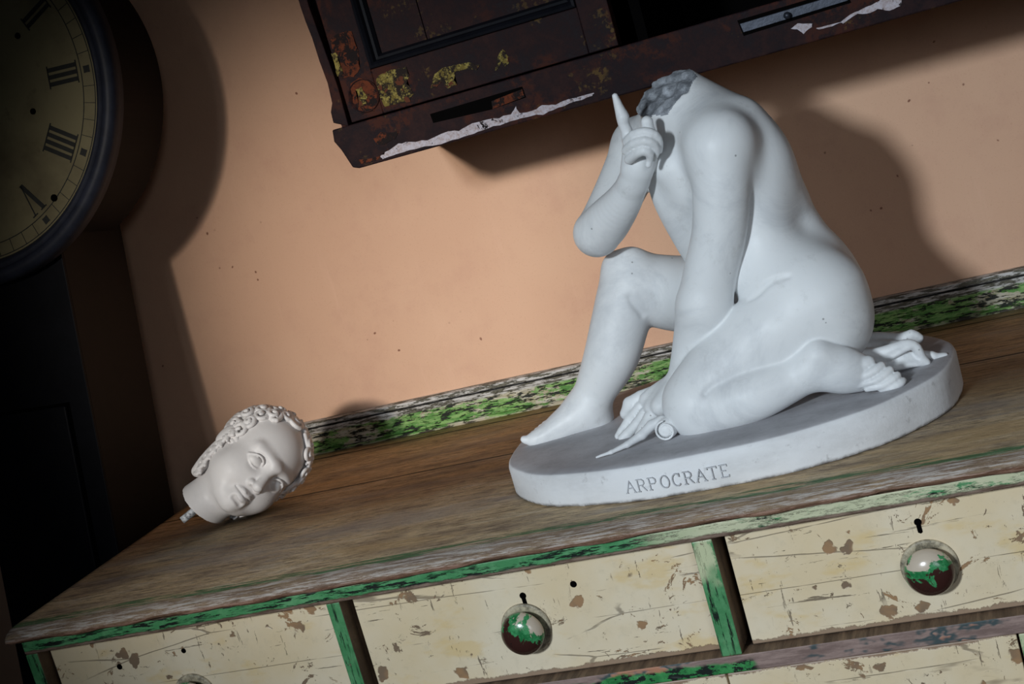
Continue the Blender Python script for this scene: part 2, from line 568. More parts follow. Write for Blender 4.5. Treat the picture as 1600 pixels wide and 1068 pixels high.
MARBLE = m_marble(); PLINTH = m_plinth(); STUMP = m_stump()
HEADM = m_marble('plaster_white_marble', .18, (222, 218, 216))
WALL = m_wall(); TOP = m_top(); GREENX = m_green('green_paint_rail', 'x', .0); GREENZ = m_green('green_paint_stile', 'z')
GREENC = m_green('green_and_cream_stile', 'z', 1.0)
RAIL = m_rail(); LOWRAIL = m_lowrail(); CREAM = m_cream(); CREAM2 = m_cream(.12, .745); SPLASH = m_splash()
OLDWOOD = m_wood('bare_brown_wood', srgb(78, 62, 50), srgb(128, 106, 86), (10, 1, 1.0))
DARKWOOD = m_wood('dark_inner_wood', srgb(40, 30, 24), srgb(66, 52, 40))
LACQ = m_lacquer(); LACQ2 = m_lacquer('panel_lacquer', .3)
BLACK = m_plain('black_case_paint', srgb(18, 19, 25), .45, var=.3, sc=20, spec=.12)
BLACKSIDE = m_plain('black_brown_case_side', srgb(22, 15, 12), .6, var=.3, sc=20, spec=.2)
RIMM = m_plain('blue_black_rim', srgb(44, 48, 62), .5, var=.35, sc=30, spec=.25)
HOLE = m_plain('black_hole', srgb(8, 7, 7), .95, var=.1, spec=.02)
IRON = m_plain('blackened_iron', srgb(52, 56, 66), .4, .5, .3, 90)
GOLD = m_gold()
RUST = m_patch('rust_red_undercoat', srgb(96, 46, 26), srgb(66, 34, 22), .50, 60)
GESSO = m_patch('exposed_white_gesso', srgb(182, 176, 184), srgb(150, 132, 128), .575, 75)
INK = m_plain('faded_black_numeral', srgb(44, 46, 44), .6, 0, .3, 90)
DIAL = m_dial()

KROSE = m_plain('scuffed_cream_and_black_ring', srgb(196, 184, 158), .5, 0, .75, 70)
FLOORM = m_wood('dark_floorboards', srgb(40, 30, 24), srgb(60, 46, 36))
CEILM = m_plain('ceiling_plaster', srgb(150, 140, 130), .9)
ROD = m_plain('whitened_iron_rod', srgb(226, 230, 234), .6, .0, .75, 260)


# ------------------------------------------------------------------ room shell
TZ = 0.917; YW = 0.61
bm = bmesh.new(); box(bm, -2.6, 2.4, YW, YW + .12, 0, 2.7)
tag(obj('wall_back', bm, WALL), kind='structure')
bm = bmesh.new(); box(bm, -2.6, 2.4, -1.9, YW, -.05, 0)
tag(obj('floor', bm, FLOORM), kind='structure')

# ------------------------------------------------------------------ painted chest of drawers
X0 = -1.186; XR = 0.36; XL = X0 + .012
chest = thing('chest_of_drawers', (X0, 0, 0), 'long antique chest with crackled cream drawer fronts, chipped green rails and bare wooden top', 'chest of drawers')


# worktop slab with a worn rounded nosing; the board line wobbles a little
bm = bmesh.new()
random.seed(4)
prof0 = [(.02, .8995), (.001, .8998), (-.0085, .9020), (-.0115, .9055), (-.0095, .9095), (-.004, .9135), (.004, .9160), (.014, TZ), (.59, TZ), (.59, .8995)]
nseg = 180
rings = []
for i in range(nseg + 1):
    x = X0 + (XR + .01 - X0) * i / nseg
    w = .0012 * math.sin(x * 31) + .0010 * math.sin(x * 77 + 1) + random.uniform(-.0004, .0004)
    rings.append([bm.verts.new((x, y + (w if y < .01 else 0), z + (w * .5 if y < .01 and z > .9 else 0))) for y, z in prof0])
for a, b in zip(rings, rings[1:]):
    for k in range(len(prof0)):
        k2 = (k + 1) % len(prof0)
        bm.faces.new((a[k], a[k2], b[k2], b[k]))
bm.faces.new(rings[0][::-1]); bm.faces.new(rings[-1])
obj('worktop', bm, TOP, chest, smooth=False)
for p in chest.children[0].data.polygons: p.use_smooth = abs(p.normal.x) < .5

# moulded backsplash board against the wall
bm = bmesh.new()
pf = [(.609, TZ), (.590, TZ), (.590, .9215), (.5945, .923), (.5945, .9515), (.593, .9525), (.593, .9565), (.596, .9575), (.596, .9590), (.5935, .960), (.595, .9655), (.600, .967), (.609, .967)]
ring_loft(bm, pf, X0 + .004, XR + .006)
obj('backsplash', bm, SPLASH, chest)

# carcass: sides, bottom, back, rails and stiles
for nm_, bb in (('side_panel', (XL, XL + .016, .022, .588, .06, .8995)), ('side_panel', (XR - .016, XR, .022, .588, .06, .8995)),
                ('back_panel', (XL + .016, XR - .016, .572, .588, .06, .8995)), ('bottom_panel', (XL + .016, XR - .016, .022, .572, .06, .08))):
    bm = bmesh.new(); box(bm, *bb); obj(nm_, bm, BLACKSIDE, chest)
bm = bmesh.new(); box(bm, XL, XR, 0, .022, .8835, .8994)
obj('top_rail', bm, RAIL, chest, bevel=.0015)
bm = bmesh.new(); box(bm, XL, XR, 0, .022, .7405, .7590)
obj('middle_rail', bm, LOWRAIL, chest, bevel=.0015)
bm = bmesh.new(); box(bm, XL, XR, 0, .022, .09, .11)
obj('bottom_rail', bm, GREENX, chest, bevel=.0015)


def bare_sides(o):
    for p in o.data.polygons:
        p.material_index = 0 if p.normal.y < -.5 else 1
    return o


for o_ in chest.children:
    if o_.name in ('middle_rail', 'top_rail'):
        o_.data.materials.append(OLDWOOD); bare_sides(o_)


def stile(x0, x1, z0, z1, m):
    b = bmesh.new(); box(b, x0, x1, 0, .022, z0, z1)
    return bare_sides(obj('stile', b, [m, OLDWOOD], chest, bevel=.0015))


stile(XL, XL + .017, .02, .8835, GREENZ)
stile(-.7725, -.7560, .7590, .8835, GREENZ)
stile(-.3600, -.3385, .7590, .8835, GREENC)
stile(.060, .080, .7590, .8835, GREENC)
stile(XR - .017, XR, .02, .8835, GREENZ)
stile(-.0755, -.0560, .11, .7405, GREENC)
stile(-.655, -.636, .11, .7405, GREENZ)
for fx in (XL, XR - .05):
    for fy in (.01, .52):
        b = bmesh.new(); box(b, fx, fx + .05, fy, fy + .06, 0, .06)
        obj('foot', b, BLACKSIDE, chest)
# brown inner cheeks beside the drawers
for x in (-.7560, -.3385, .080, XL + .020):
    bm = bmesh.new(); box(bm, x - .004, x, .0225, .5, .7595, .883)
    obj('drawer_guide', bm, OLDWOOD, chest)
bm = bmesh.new(); box(bm, XL + .018, XR - .018, .0225, .55, .7420, .7588)
obj('dust_board', bm, DARKWOOD, chest)


def knob(par, x, z, y, seed):
    M = T3((x, y, z))
    b = bmesh.new()
    lathe(b, [(0, .001), (.0165, .001), (.0172, -.0050), (.0180, -.0075),
              (.0215, -.0105), (.0236, -.0140), (.0234, -.0175), (.0205, -.0225), (.0150, -.0262), (.0080, -.0280), (0, -.0285)], M, 56)
    k = obj('knob', b, m_knob(seed), par, smooth=True)
    b = bmesh.new()
    lathe(b, [(.0168, .0005), (.0275, .0005), (.0277, -.0012), (.0264, -.0026), (.0245, -.0026), (.0180, -.0022), (.0168, .0005)], M, 56)
    obj('knob_rose', b, KROSE, k, smooth=True)
    return k


def flat_shape(bm, pts, y, th=.0006, M=None):
    prism(bm, pts, y - th, y, M)


def drawer(x0, x1, z0, z1, kn=True, hole=None, seed=1.0, setback=.019, knobpos=None, extra=()):
    b = bmesh.new()
    box(b, x0, x1, setback, setback + .02, z0, z1)
    box(b, x0 + .006, x1 - .006, setback + .02, .5, z0 + .004, z1 - .02)
    d = obj('drawer', b, [CREAM if z0 > .75 else CREAM2], chest, bevel=.0012)
    if knobpos:
        knob(d, knobpos[0], knobpos[1], setback, seed)
    if hole:
        hx, hz = hole
        b = bmesh.new()
        pts = [(hx + .0036 * math.cos(t), hz + .0036 * math.sin(t)) for t in np.linspace(-.9, math.pi + .9, 14)]
        pts += [(hx - .0020, hz - .0105), (hx + .0004, hz - .0118), (hx + .0024, hz - .0105)]
        flat_shape(b, pts, setback, .0007)
        obj('keyhole', b, HOLE, d)
    for hx, hz, r in extra:
        b = bmesh.new()
        lathe(b, [(0, -.0005), (r, -.0005), (r, .0002)], T3((hx, setback, hz)), 20)
        obj('nail_hole', b, HOLE, d)
    return d


s_ = .019
kp = [tuple(atY(307, 1086, s_)), tuple(atY(823, 980, s_)), tuple(atY(1453, 884, s_))]
h1 = atY(817, 930, s_); h2 = atY(1434, 815, s_)
n1 = atY(187, 1041, s_); n2 = atY(287, 1016, s_); n3 = atY(896, 912, s_)
drawer(XL + .020, -.7745, .7597, .8815, seed=3.1, knobpos=(kp[0][0], kp[0][2]), extra=((n1[0], n1[2], .0035), (n2[0], n2[2], .003)))
drawer(-.7500, -.3620, .7597, .8815, seed=1.3, knobpos=(kp[1][0], kp[1][2]), hole=(h1[0], h1[2]), extra=((n3[0], n3[2], .0036),))
drawer(-.3300, .0580, .7597, .8815, seed=7.7, knobpos=(kp[2][0], kp[2][2]), hole=(h2[0], h2[2]))
drawer(.0840, XR - .020, .7597, .8815, seed=5.2, knobpos=(.21, .82))
drawer(XL + .020, -.6570, .58, .7390, setback=.004, seed=2, knobpos=(-.9, .66))
drawer(-.6340, -.3620, .58, .7390, setback=.004, seed=2.4, knobpos=(-.5, .66))
drawer(-.3600, -.0775, .58, .7390, setback=.004, seed=4, knobpos=(-.22, .66))
drawer(-.0540, XR - .020, .58, .7390, setback=.004, seed=4.4, knobpos=(.15, .66))
for a_, b_ in ((XL + .020, -.6570), (-.6340, -.0775), (-.0540, XR - .020)):
    drawer(a_, b_, .35, .575, setback=.004, seed=a_ + 9, knobpos=((a_ + b_) / 2, .46))
    drawer(a_, b_, .113, .345, setback=.004, seed=a_ + 6, knobpos=((a_ + b_) / 2, .23))


# ------------------------------------------------------------------ carving: signed distance fields to mesh
class Field:
    def __init__(s, lo, hi, h):
        s.lo = np.array(lo, float); s.h = h
        s.n = np.ceil((np.array(hi) - s.lo) / h).astype(int) + 1
        s.ax = [(s.lo[i] + np.arange(s.n[i]) * h).astype(np.float32) for i in range(3)]
        s.F = np.full(s.n, 1.0, np.float32)

    def sl(s, lo, hi, pad):
        a = np.clip(np.floor((np.array(lo) - pad - s.lo) / s.h).astype(int), 0, s.n)
        b = np.clip(np.ceil((np.array(hi) + pad - s.lo) / s.h).astype(int) + 1, 0, s.n)
        return tuple(slice(i, j) for i, j in zip(a, b))

    def grid(s, sl):
        return (s.ax[0][sl[0]][:, None, None], s.ax[1][sl[1]][None, :, None], s.ax[2][sl[2]][None, None, :])

    def comb(s, sl, d, k, op='u'):
        G = s.F[sl]
        if G.size == 0: return
        if op == 'u':
            if np.isscalar(k) and k <= 0:
                np.minimum(G, d, out=G)
            else:
                h = np.maximum(k - np.abs(G - d), 0) / k
                s.F[sl] = np.minimum(G, d) - h * h * k * np.float32(.25)
        else:                       # carve away
            d = -d
            h = np.maximum(k - np.abs(G - d), 0) / k if k > 0 else 0
            s.F[sl] = np.maximum(G, d) + h * h * k * .25

    def rc(s, a, b, r1, r2, k=.004, op='u', flat=None):
        """round cone from a to b; flat=(unit dir, factor) squashes it along dir"""
        a = np.asarray(a, float); b = np.asarray(b, float)
        R = max(r1, r2) * (max(1, 1 / flat[1]) if flat else 1)
        kk = float(np.max(k))
        sl = s.sl(np.minimum(a, b) - R, np.maximum(a, b) + R, kk + .024)
        if any(q.stop <= q.start for q in sl): return
        X, Y, Z = s.grid(sl)
        ba = (b - a).astype(np.float32)
        px, py, pz = X - np.float32(a[0]), Y - np.float32(a[1]), Z - np.float32(a[2])
        if flat is not None:
            dr, fa = flat
            dr = np.asarray(dr, float); dr = (dr / np.linalg.norm(dr)).astype(np.float32)
            t = (px * dr[0] + py * dr[1] + pz * dr[2]) * np.float32(fa - 1)
            px = px + t * dr[0]; py = py + t * dr[1]; pz = pz + t * dr[2]
            tb = float(ba @ dr) * (fa - 1); ba = ba + (tb * dr).astype(np.float32)
        L2 = float(ba @ ba)
        t = np.clip((px * ba[0] + py * ba[1] + pz * ba[2]) / max(L2, 1e-12), 0, 1).astype(np.float32)
        d = np.sqrt((px - t * ba[0]) ** 2 + (py - t * ba[1]) ** 2 + (pz - t * ba[2]) ** 2)
        d = d - (r1 + (r2 - r1) * t).astype(np.float32)
        s.comb(sl, d, k if np.isscalar(k) else k, op)

    def chain(s, pts, k=.004, op='u', flat=None):
        """pts: (point, radius) list; pieces are joined exactly"""
        P = np.array([np.r_[p, r] for p, r in pts], float)
        if len(P) > 2:                     # smooth path through the points
            E = np.vstack([2 * P[0] - P[1], P, 2 * P[-1] - P[-2]]); out = []
            m = max(2, min(9, int(P[:, 3].max() / .004)))
            for i in range(1, len(E) - 2):
                a, b, c, d = E[i - 1:i + 3]
                for t in np.arange(m) / m:
                    out.append(.5 * (2 * b + (c - a) * t + (2 * a - 5 * b + 4 * c - d) * t * t + (3 * b - a - 3 * c + d) * t ** 3))
            P = np.array(out + [P[-1]])
        pad = k + .012; R = P[:, 3].max() * (max(1, 1 / flat[1]) if flat else 1)
        SL = s.sl(P[:, :3].min(0) - R, P[:, :3].max(0) + R, pad)
        if any(q.stop <= q.start for q in SL): return
        keep = s.F, s.ax, s.lo, s.n
        T = Field.__new__(Field)
        T.h = s.h; T.ax = [s.ax[i][SL[i]] for i in range(3)]; T.lo = np.array([a[0] for a in T.ax], float)
        T.n = np.array([len(a) for a in T.ax]); T.F = np.full(T.n, 1.0, np.float32)
        for a, b in zip(P, P[1:]):
            T.rc(a[:3], b[:3], max(a[3], 1e-4), max(b[3], 1e-4), 0, 'u', flat)
        s.comb(SL, T.F, k, op)

    def ell(s, c, r, Rm=None, k=.004, op='u'):
        c = np.asarray(c, float); r = np.asarray(r, float)
        Rm = np.eye(3) if Rm is None else np.asarray(Rm)
        m = float(r.max()); sl = s.sl(c - m, c + m, k + .012)
        if any(q.stop <= q.start for q in sl): return
        X, Y, Z = s.grid(sl)
        p = [X - np.float32(c[0]), Y - np.float32(c[1]), Z - np.float32(c[2])]
        q = [p[0] * np.float32(Rm[i][0]) + p[1] * np.float32(Rm[i][1]) + p[2] * np.float32(Rm[i][2]) for i in range(3)]
        k0 = np.sqrt((q[0] / r[0]) ** 2 + (q[1] / r[1]) ** 2 + (q[2] / r[2]) ** 2)
        k1 = np.sqrt((q[0] / r[0] ** 2) ** 2 + (q[1] / r[1] ** 2) ** 2 + (q[2] / r[2] ** 2) ** 2)
        d = (k0 * (k0 - 1) / np.maximum(k1, 1e-6)).astype(np.float32)
        s.comb(sl, d, k, op)

    def merge(s, o, k, joints=None):
        """blend another field of the same grid; joints=[(point, reach, extra k)] widens the blend there"""
        kk = np.float32(k)
        if joints:
            kk = np.full(s.F.shape, k, np.float32)
            for c, reach, ex in joints:
                X, Y, Z = s.grid((slice(None),) * 3)
                g = np.exp(-(((X - c[0]) ** 2 + (Y - c[1]) ** 2 + (Z - c[2]) ** 2) / reach ** 2).astype(np.float32))
                kk = kk + g * np.float32(ex)
        h = np.maximum(kk - np.abs(s.F - o.F), 0) / kk
        s.F = np.minimum(s.F, o.F) - h * h * kk * np.float32(.25)

    def cut(s, P, nrm, rough=0.0, freq=90, reach=None):
        """remove everything beyond the plane (P, nrm) with a broken surface"""
        P = np.asarray(P); nrm = np.asarray(nrm) / np.linalg.norm(nrm)
        sl = s.sl(P - reach, P + reach, 0)
        X, Y, Z = s.grid(sl)
        d = (X - P[0]) * nrm[0] + (Y - P[1]) * nrm[1] + (Z - P[2]) * nrm[2]
        if rough:
            d = d + rough * (np.sin(X * freq + 2 * np.sin(Z * freq * .7)) * np.sin(Y * freq * 1.3 + 1) + .5 * np.sin(X * freq * 2.3 + Y * 150 + 2) * np.sin(Z * freq * 2.1))
        s.F[sl] = np.maximum(s.F[sl], d.astype(np.float32))

    def blur(s, it=2):
        F = s.F
        for _ in range(it):
            for a in range(3):
                G = F.copy()
                c = [slice(None)] * 3; l = list(c); r = list(c)
                c[a] = slice(1, -1); l[a] = slice(0, -2); r[a] = slice(2, None)
                G[tuple(c)] = F[tuple(c)] * .5 + (F[tuple(l)] + F[tuple(r)]) * .25
                F = G
        s.F = F

    def mesh(s, name):
        F = s.F; h = s.h
        In = F < 0
        c = In[:-1, :-1, :-1].astype(np.uint8)
        tot = np.zeros(np.array(F.shape) - 1, np.uint8)
        for i in (0, 1):
            for j in (0, 1):
                for k in (0, 1):
                    tot += In[i:F.shape[0] - 1 + i, j:F.shape[1] - 1 + j, k:F.shape[2] - 1 + k]
        cell = np.argwhere((tot > 0) & (tot < 8))
        idx = np.full(tot.shape, -1, np.int32); idx[tuple(cell.T)] = np.arange(len(cell))
        acc = np.zeros((len(cell), 3)); cnt = np.zeros(len(cell))
        ci, cj, ck = cell.T
        off = [(0, 0, 0), (1, 0, 0), (0, 1, 0), (1, 1, 0), (0, 0, 1), (1, 0, 1), (0, 1, 1), (1, 1, 1)]
        vals = [F[ci + a, cj + b, ck + d] for a, b, d in off]
        for e0 in range(8):
            for ax in range(3):
                if off[e0][ax]: continue
                o1 = list(off[e0]); o1[ax] = 1
                e1 = off.index(tuple(o1))
                v0, v1 = vals[e0], vals[e1]
                m = (v0 < 0) != (v1 < 0)
                t = np.where(m, v0 / np.where(v0 == v1, 1, v0 - v1), 0)
                p = np.array(off[e0], float)[None, :].repeat(len(cell), 0); p[:, ax] += t
                acc[m] += p[m]; cnt[m] += 1
        V = s.lo + (cell + acc / cnt[:, None]) * h
        Q = []
        for ax in range(3):
            sl0 = [slice(None)] * 3; sl1 = [slice(None)] * 3
            sl0[ax] = slice(0, -1); sl1[ax] = slice(1, None)
            A = In[tuple(sl0)]; B = In[tuple(sl1)]
            e = np.argwhere(A != B)
            u, w = [(1, 2), (2, 0), (0, 1)][ax]
            e = e[(e[:, u] > 0) & (e[:, w] > 0) & (e[:, u] < tot.shape[u]) & (e[:, w] < tot.shape[w])]
            def g(du, dw):
                q = e.copy(); q[:, u] -= du; q[:, w] -= dw
                return idx[tuple(q.T)]
            quad = np.stack([g(1, 1), g(0, 1), g(0, 0), g(1, 0)], 1)
            fl = ~A[tuple(e.T)]
            quad[fl] = quad[fl][:, ::-1]
            Q.append(quad)
        Q = np.concatenate(Q); Q = Q[(Q >= 0).all(1)]
        me = bpy.data.meshes.new(name)
        me.vertices.add(len(V)); me.vertices.foreach_set('co', V.astype(np.float32).ravel())
        me.loops.add(len(Q) * 4); me.loops.foreach_set('vertex_index', Q.ravel().astype(np.int32))
        me.polygons.add(len(Q)); me.polygons.foreach_set('loop_start', (np.arange(len(Q)) * 4).astype(np.int32))
        me.update(calc_edges=True); me.validate()
        me.polygons.foreach_set('use_smooth', np.ones(len(me.polygons), bool))
        return me


LO = (-.625, .02, TZ + .030); HI = (-.075, .47, 1.352)


def W(p):
    """(px, py, depth Y, radius in px) -> (point, radius)"""
    P = atY(p[0], p[1], p[2]); return (P, px_size(P, p[3]))


def CH(f, pts, k=.004, op='u', flat=None):
    f.chain([W(p) for p in pts], k, op, flat)


CI = atY(1240, 400, .2)
torso = Field(LO, HI, STEP)
fl = ((-.52, .85, 0), .92)
CH(torso, [(1288, 478, .245, 72), (1255, 440, .25, 86), (1196, 375, .255, 84), (1150, 312, .255, 98), (1128, 262, .25, 92)], .012)
CH(torso, [(1128, 262, .25, 92), (1098, 208, .25, 62), (1070, 178, .245, 52), (1035, 145, .24, 50), (995, 100, .235, 48)], .022)
# back: shoulder blade, small of the back, buttocks
CH(torso, [(1150, 200, .22, 50), (1190, 250, .22, 48), (1208, 310, .23, 40)], .02)
CH(torso, [(1225, 330, .25, 42), (1236, 350, .25, 40)], .015)
CH(torso, [(1268, 470, .20, 88), (1290, 505, .20, 72)], .02)          # near buttock
CH(torso, [(1285, 470, .30, 70), (1290, 500, .30, 62)], .02)          # far buttock
CH(torso, [(1210, 420, .215, 66), (1240, 455, .20, 78)], .016)         # flank roll over the hip
CH(torso, [(1045, 250, .235, 38), (1060, 300, .235, 42), (1095, 372, .24, 40), (1130, 430, .25, 40)], .02)  # chest and belly
CH(torso, [(1040, 240, .31, 36), (1050, 290, .31, 36)], .02)
# shoulders
CH(torso, [(1110, 205, .22, 48), (1128, 225, .175, 50)], .018)
CH(torso, [(1040, 190, .27, 36), (1000, 226, .33, 40)], .02)

CH(torso, [(1068, 160, .245, 44), (1105, 182, .25, 48), (1140, 208, .245, 48), (1166, 246, .24, 52), (1190, 300, .24, 54)], .02)
CH(torso, [(1085, 182, .23, 44), (1106, 203, .205, 44), (1124, 226, .180, 43)], .02)
CH(torso, [(1155, 232, .21, 42), (1178, 300, .205, 46), (1188, 370, .205, 46), (1200, 430, .20, 50)], .02)
CH(torso, [(1052, 262, .20, 26), (1078, 292, .205, 24)], .02)
CH(torso, [(1123, 233, .172, 43), (1126, 275, .168, 42)], .026)
NB = max(1, int(round((.0030 / STEP) ** 2)))
torso.blur(NB * 2)

nleg = Field(LO, HI, STEP)
CH(nleg, [(1272, 480, .195, 84), (1222, 510, .182, 75), (1152, 564, .173, 66), (1112, 606, .163, 62), (1094, 628, .156, 60)], .006)
nleg.blur(NB * 2)
ncalf = Field(LO, HI, STEP)
CH(ncalf, [(1096, 640, .148, 43), (1135, 631, .140, 42), (1180, 615, .139, 42), (1230, 594, .146, 36), (1266, 577, .150, 31)], .006)
# foot, heel, toes
CH(ncalf, [(1262, 572, .146, 28), (1277, 556, .139, 22)], .012)
CH(ncalf, [(1270, 575, .148, 32), (1312, 582, .150, 33), (1343, 588, .155, 24)], .010)
CH(ncalf, [(1280, 553, .141, 20), (1318, 563, .150, 22), (1350, 572, .158, 17)], .010)
ncalf.blur(NB // 2)
toes = Field(LO, HI, STEP)
for pts in ([(1334, 578, .150, 11), (1347, 571, .149, 12.5), (1357, 566, .151, 11)],
            [(1336, 592, .143, 5.5), (1354, 586, .142, 7), (1369, 577, .145, 7.8), (1377, 571, .150, 7)],
            [(1344, 601, .141, 5), (1366, 595, .141, 6.6), (1382, 585, .145, 7.6), (1390, 578, .150, 7)],
            [(1354, 608, .141, 4.5), (1378, 602, .141, 6.2), (1395, 592, .145, 7), (1402, 586, .150, 6.5)],
            [(1376, 609, .142, 4), (1395, 604, .143, 5.6), (1407, 598, .147, 6.5), (1411, 594, .151, 5.5)]):
    toes.chain([W(p) for p in pts], .0004)

fleg = Field(LO, HI, STEP)
CH(fleg, [(1225, 470, .315, 66), (1110, 462, .315, 62), (1040, 456, .30, 58), (995, 444, .29, 51)], .006)
CH(fleg, [(995, 444, .29, 51), (986, 448, .285, 50), (970, 500, .275, 46), (955, 556, .27, 43), (932, 606, .27, 33.5), (921, 636, .27, 33)], .005)
CH(fleg, [(962, 412, .285, 16), (984, 408, .28, 18)], .02)
fleg.blur(NB)
CH(fleg, [(921, 640, .27, 32), (937, 655, .272, 22)], .010)
CH(fleg, [(915, 640, .268, 32), (882, 662, .255, 25), (855, 678, .245, 17), (838, 686, .24, 13)], .012)
CH(fleg, [(850, 680, .243, 14), (828, 687, .238, 8.5), (819, 686, .236, 6)], .004)
for i in range(4):
    CH(fleg, [(862 + 4 * i, 668 - 2 * i, .262 + .010 * i, 11), (842 + 6 * i, 676 - 5 * i, .262 + .012 * i, 7.5), (834 + 6 * i, 678 - 5 * i, .262 + .012 * i, 6)], .0025)

narm = Field(LO, HI, STEP)
CH(narm, [(1122, 236, .168, 46), (1127, 290, .165, 46), (1124, 360, .168, 43), (1110, 425, .174, 42), (1100, 478, .180, 43.5)], .006)
CH(narm, [(1100, 478, .175, 43.5), (1088, 528, .190, 36), (1072, 578, .198, 27), (1058, 606, .200, 21)], .006)
narm.blur(NB)
nh = Field(LO, HI, STEP)
CH(nh, [(1058, 600, .200, 22), (1040, 622, .195, 22), (1024, 636, .19, 18)], .006)
CH(nh, [(1050, 600, .21, 16), (1026, 616, .205, 16), (1012, 624, .20, 13)], .006)
CH(nh, [(1050, 610, .185, 16), (1034, 634, .178, 17)], .006)
for pts in ([(1024, 612, .212, 11), (1002, 620, .212, 10.5), (984, 630, .208, 10.5), (978, 646, .200, 9), (984, 654, .192, 7)],
            [(1018, 622, .204, 9), (1000, 636, .202, 8.5), (984, 655, .192, 8.2), (972, 674, .184, 7.5), (966, 681, .180, 6)],
            [(1026, 632, .196, 9.5), (1008, 646, .192, 9.5), (996, 662, .184, 9), (980, 678, .176, 8), (972, 684, .174, 6.5)],
            [(1032, 642, .184, 10), (1016, 652, .180, 10.5), (1006, 668, .172, 9.5), (999, 680, .168, 8)]):
    t = [W(p) for p in pts]
    for a, b in zip(t, t[1:]):
        nh.rc(a[0], b[0], a[1], b[1], .0014)

farm = Field(LO, HI, STEP)
CH(farm, [(1000, 232, .335, 44), (972, 292, .31, 40), (948, 340, .28, 38), (933, 364, .255, 37)], .006)
farm.blur(NB)
fore = Field(LO, HI, STEP)
CH(fore, [(933, 364, .250, 37), (950, 345, .238, 36), (974, 314, .214, 29), (990, 284, .196, 23)], .006)
CH(fore, [(990, 284, .196, 23), (997, 264, .188, 25), (1002, 244, .186, 24), (1002, 226, .186, 20)], .006)
CH(fore, [(985, 262, .186, 14), (984, 222, .182, 11)], .006)
fh = Field(LO, HI, STEP)
for pts in ([(981, 218, .176, 10), (979, 204, .174, 9.4), (974, 192, .172, 9), (973, 183, .171, 10.5), (968, 170, .170, 8), (961, 150, .168, 5)],
            [(980, 222, .170, 8), (990, 211, .161, 8), (1008, 206, .156, 7.8), (1023, 211, .158, 7.6), (1030, 223, .164, 6.5), (1031, 236, .170, 4.5)],
            [(979, 235, .168, 8), (990, 225, .158, 8), (1008, 220, .152, 7.8), (1021, 225, .156, 7.4), (1026, 237, .162, 6), (1022, 248, .168, 4.5)],
            [(983, 249, .166, 8), (994, 240, .157, 8), (1007, 235, .152, 7.8), (1015, 241, .155, 7), (1015, 250, .158, 5.5), (1013, 258, .158, 5)],
            [(1014, 236, .192, 11), (1016, 214, .188, 11), (1012, 198, .182, 10), (1011, 190, .180, 9.5)]):
    fh.chain([W(p) for p in pts], .0007)

body = torso
body.merge(nleg, .004, [(atY(1300, 480, .19), .05, .03)])
body.merge(ncalf, .003)
body.merge(toes, .0010)
body.merge(fleg, .004, [(atY(1200, 460, .3), .05, .02)])
narm.merge(nh, .003)
body.merge(narm, .003, [(atY(1122, 225, .17), .030, .012)])
farm.merge(fore, .003)
farm.merge(fh, .0015)
body.merge(farm, .003, [(atY(1010, 225, .33), .040, .035)])
nc = -(CW.T @ np.array([.63, .63, .45])); nc = nc / np.linalg.norm(nc)
NP = atY(1034, 146, .24)
body.cut(NP, nc, .0022, 170, .055)
# shallow modelling: hip crease, spine furrow, knee pit, ball-of-foot line, finger break


def press(f, uv, r, k):
    """press a shallow furrow into the skin along a picture path"""
    pts = []
    for u, v in uv:
        d = ray(u, v)
        for yy in np.arange(.06, .34, .0008):
            P = atY(u, v, yy); q = np.round((P - f.lo) / STEP).astype(int)
            if (q >= 0).all() and (q < f.n).all() and f.F[tuple(q)] < 0:
                pts.append((P, r * (.35 if (u, v) in (uv[0], uv[-1]) else 1))); break
    if len(pts) > 1:
        f.chain(pts, k, 'c')


press(body, [(1232, 432), (1219, 434), (1207, 439), (1196, 447), (1184, 459), (1170, 467)], .0016, .006)
press(body, [(1101, 616), (1110, 606), (1122, 598)], .0012, .006)
press(body, [(1004, 492), (992, 478), (984, 466)], .0012, .008)
bmesh_body = body.mesh('body')

statue = thing('marble_statue', tuple(Vector((-.345, .25, TZ))), 'headless white marble figure kneeling on an oval inscribed plinth on the chest, one finger raised', 'statue')
bo = obj('figure', bmesh_body, [MARBLE, STUMP], statue)
# the broken neck face
me = bo.data
base = np.array(statue.location)
cen = np.zeros(len(me.polygons) * 3); me.polygons.foreach_get('center', cen); cen = cen.reshape(-1, 3) + base
nor = np.zeros(len(me.polygons) * 3); me.polygons.foreach_get('normal', nor); nor = nor.reshape(-1, 3)
near = (np.abs((cen - NP) @ nc) < .004) & (np.linalg.norm(cen - NP, axis=1) < .045) & ((nor @ nc) > .5)
mi = near.astype(np.int32); me.polygons.foreach_set('material_index', mi)

# plinth: oval slab with slightly uneven, softened edges
bm = bmesh.new()
PC = (-.3455, .252); NA = 160


def oval(t, a, b, n=2.25):
    c, s = math.cos(t), math.sin(t)
    return (PC[0] + a * math.copysign(abs(c) ** (2 / n), c), PC[1] + b * math.copysign(abs(s) ** (2 / n), s))


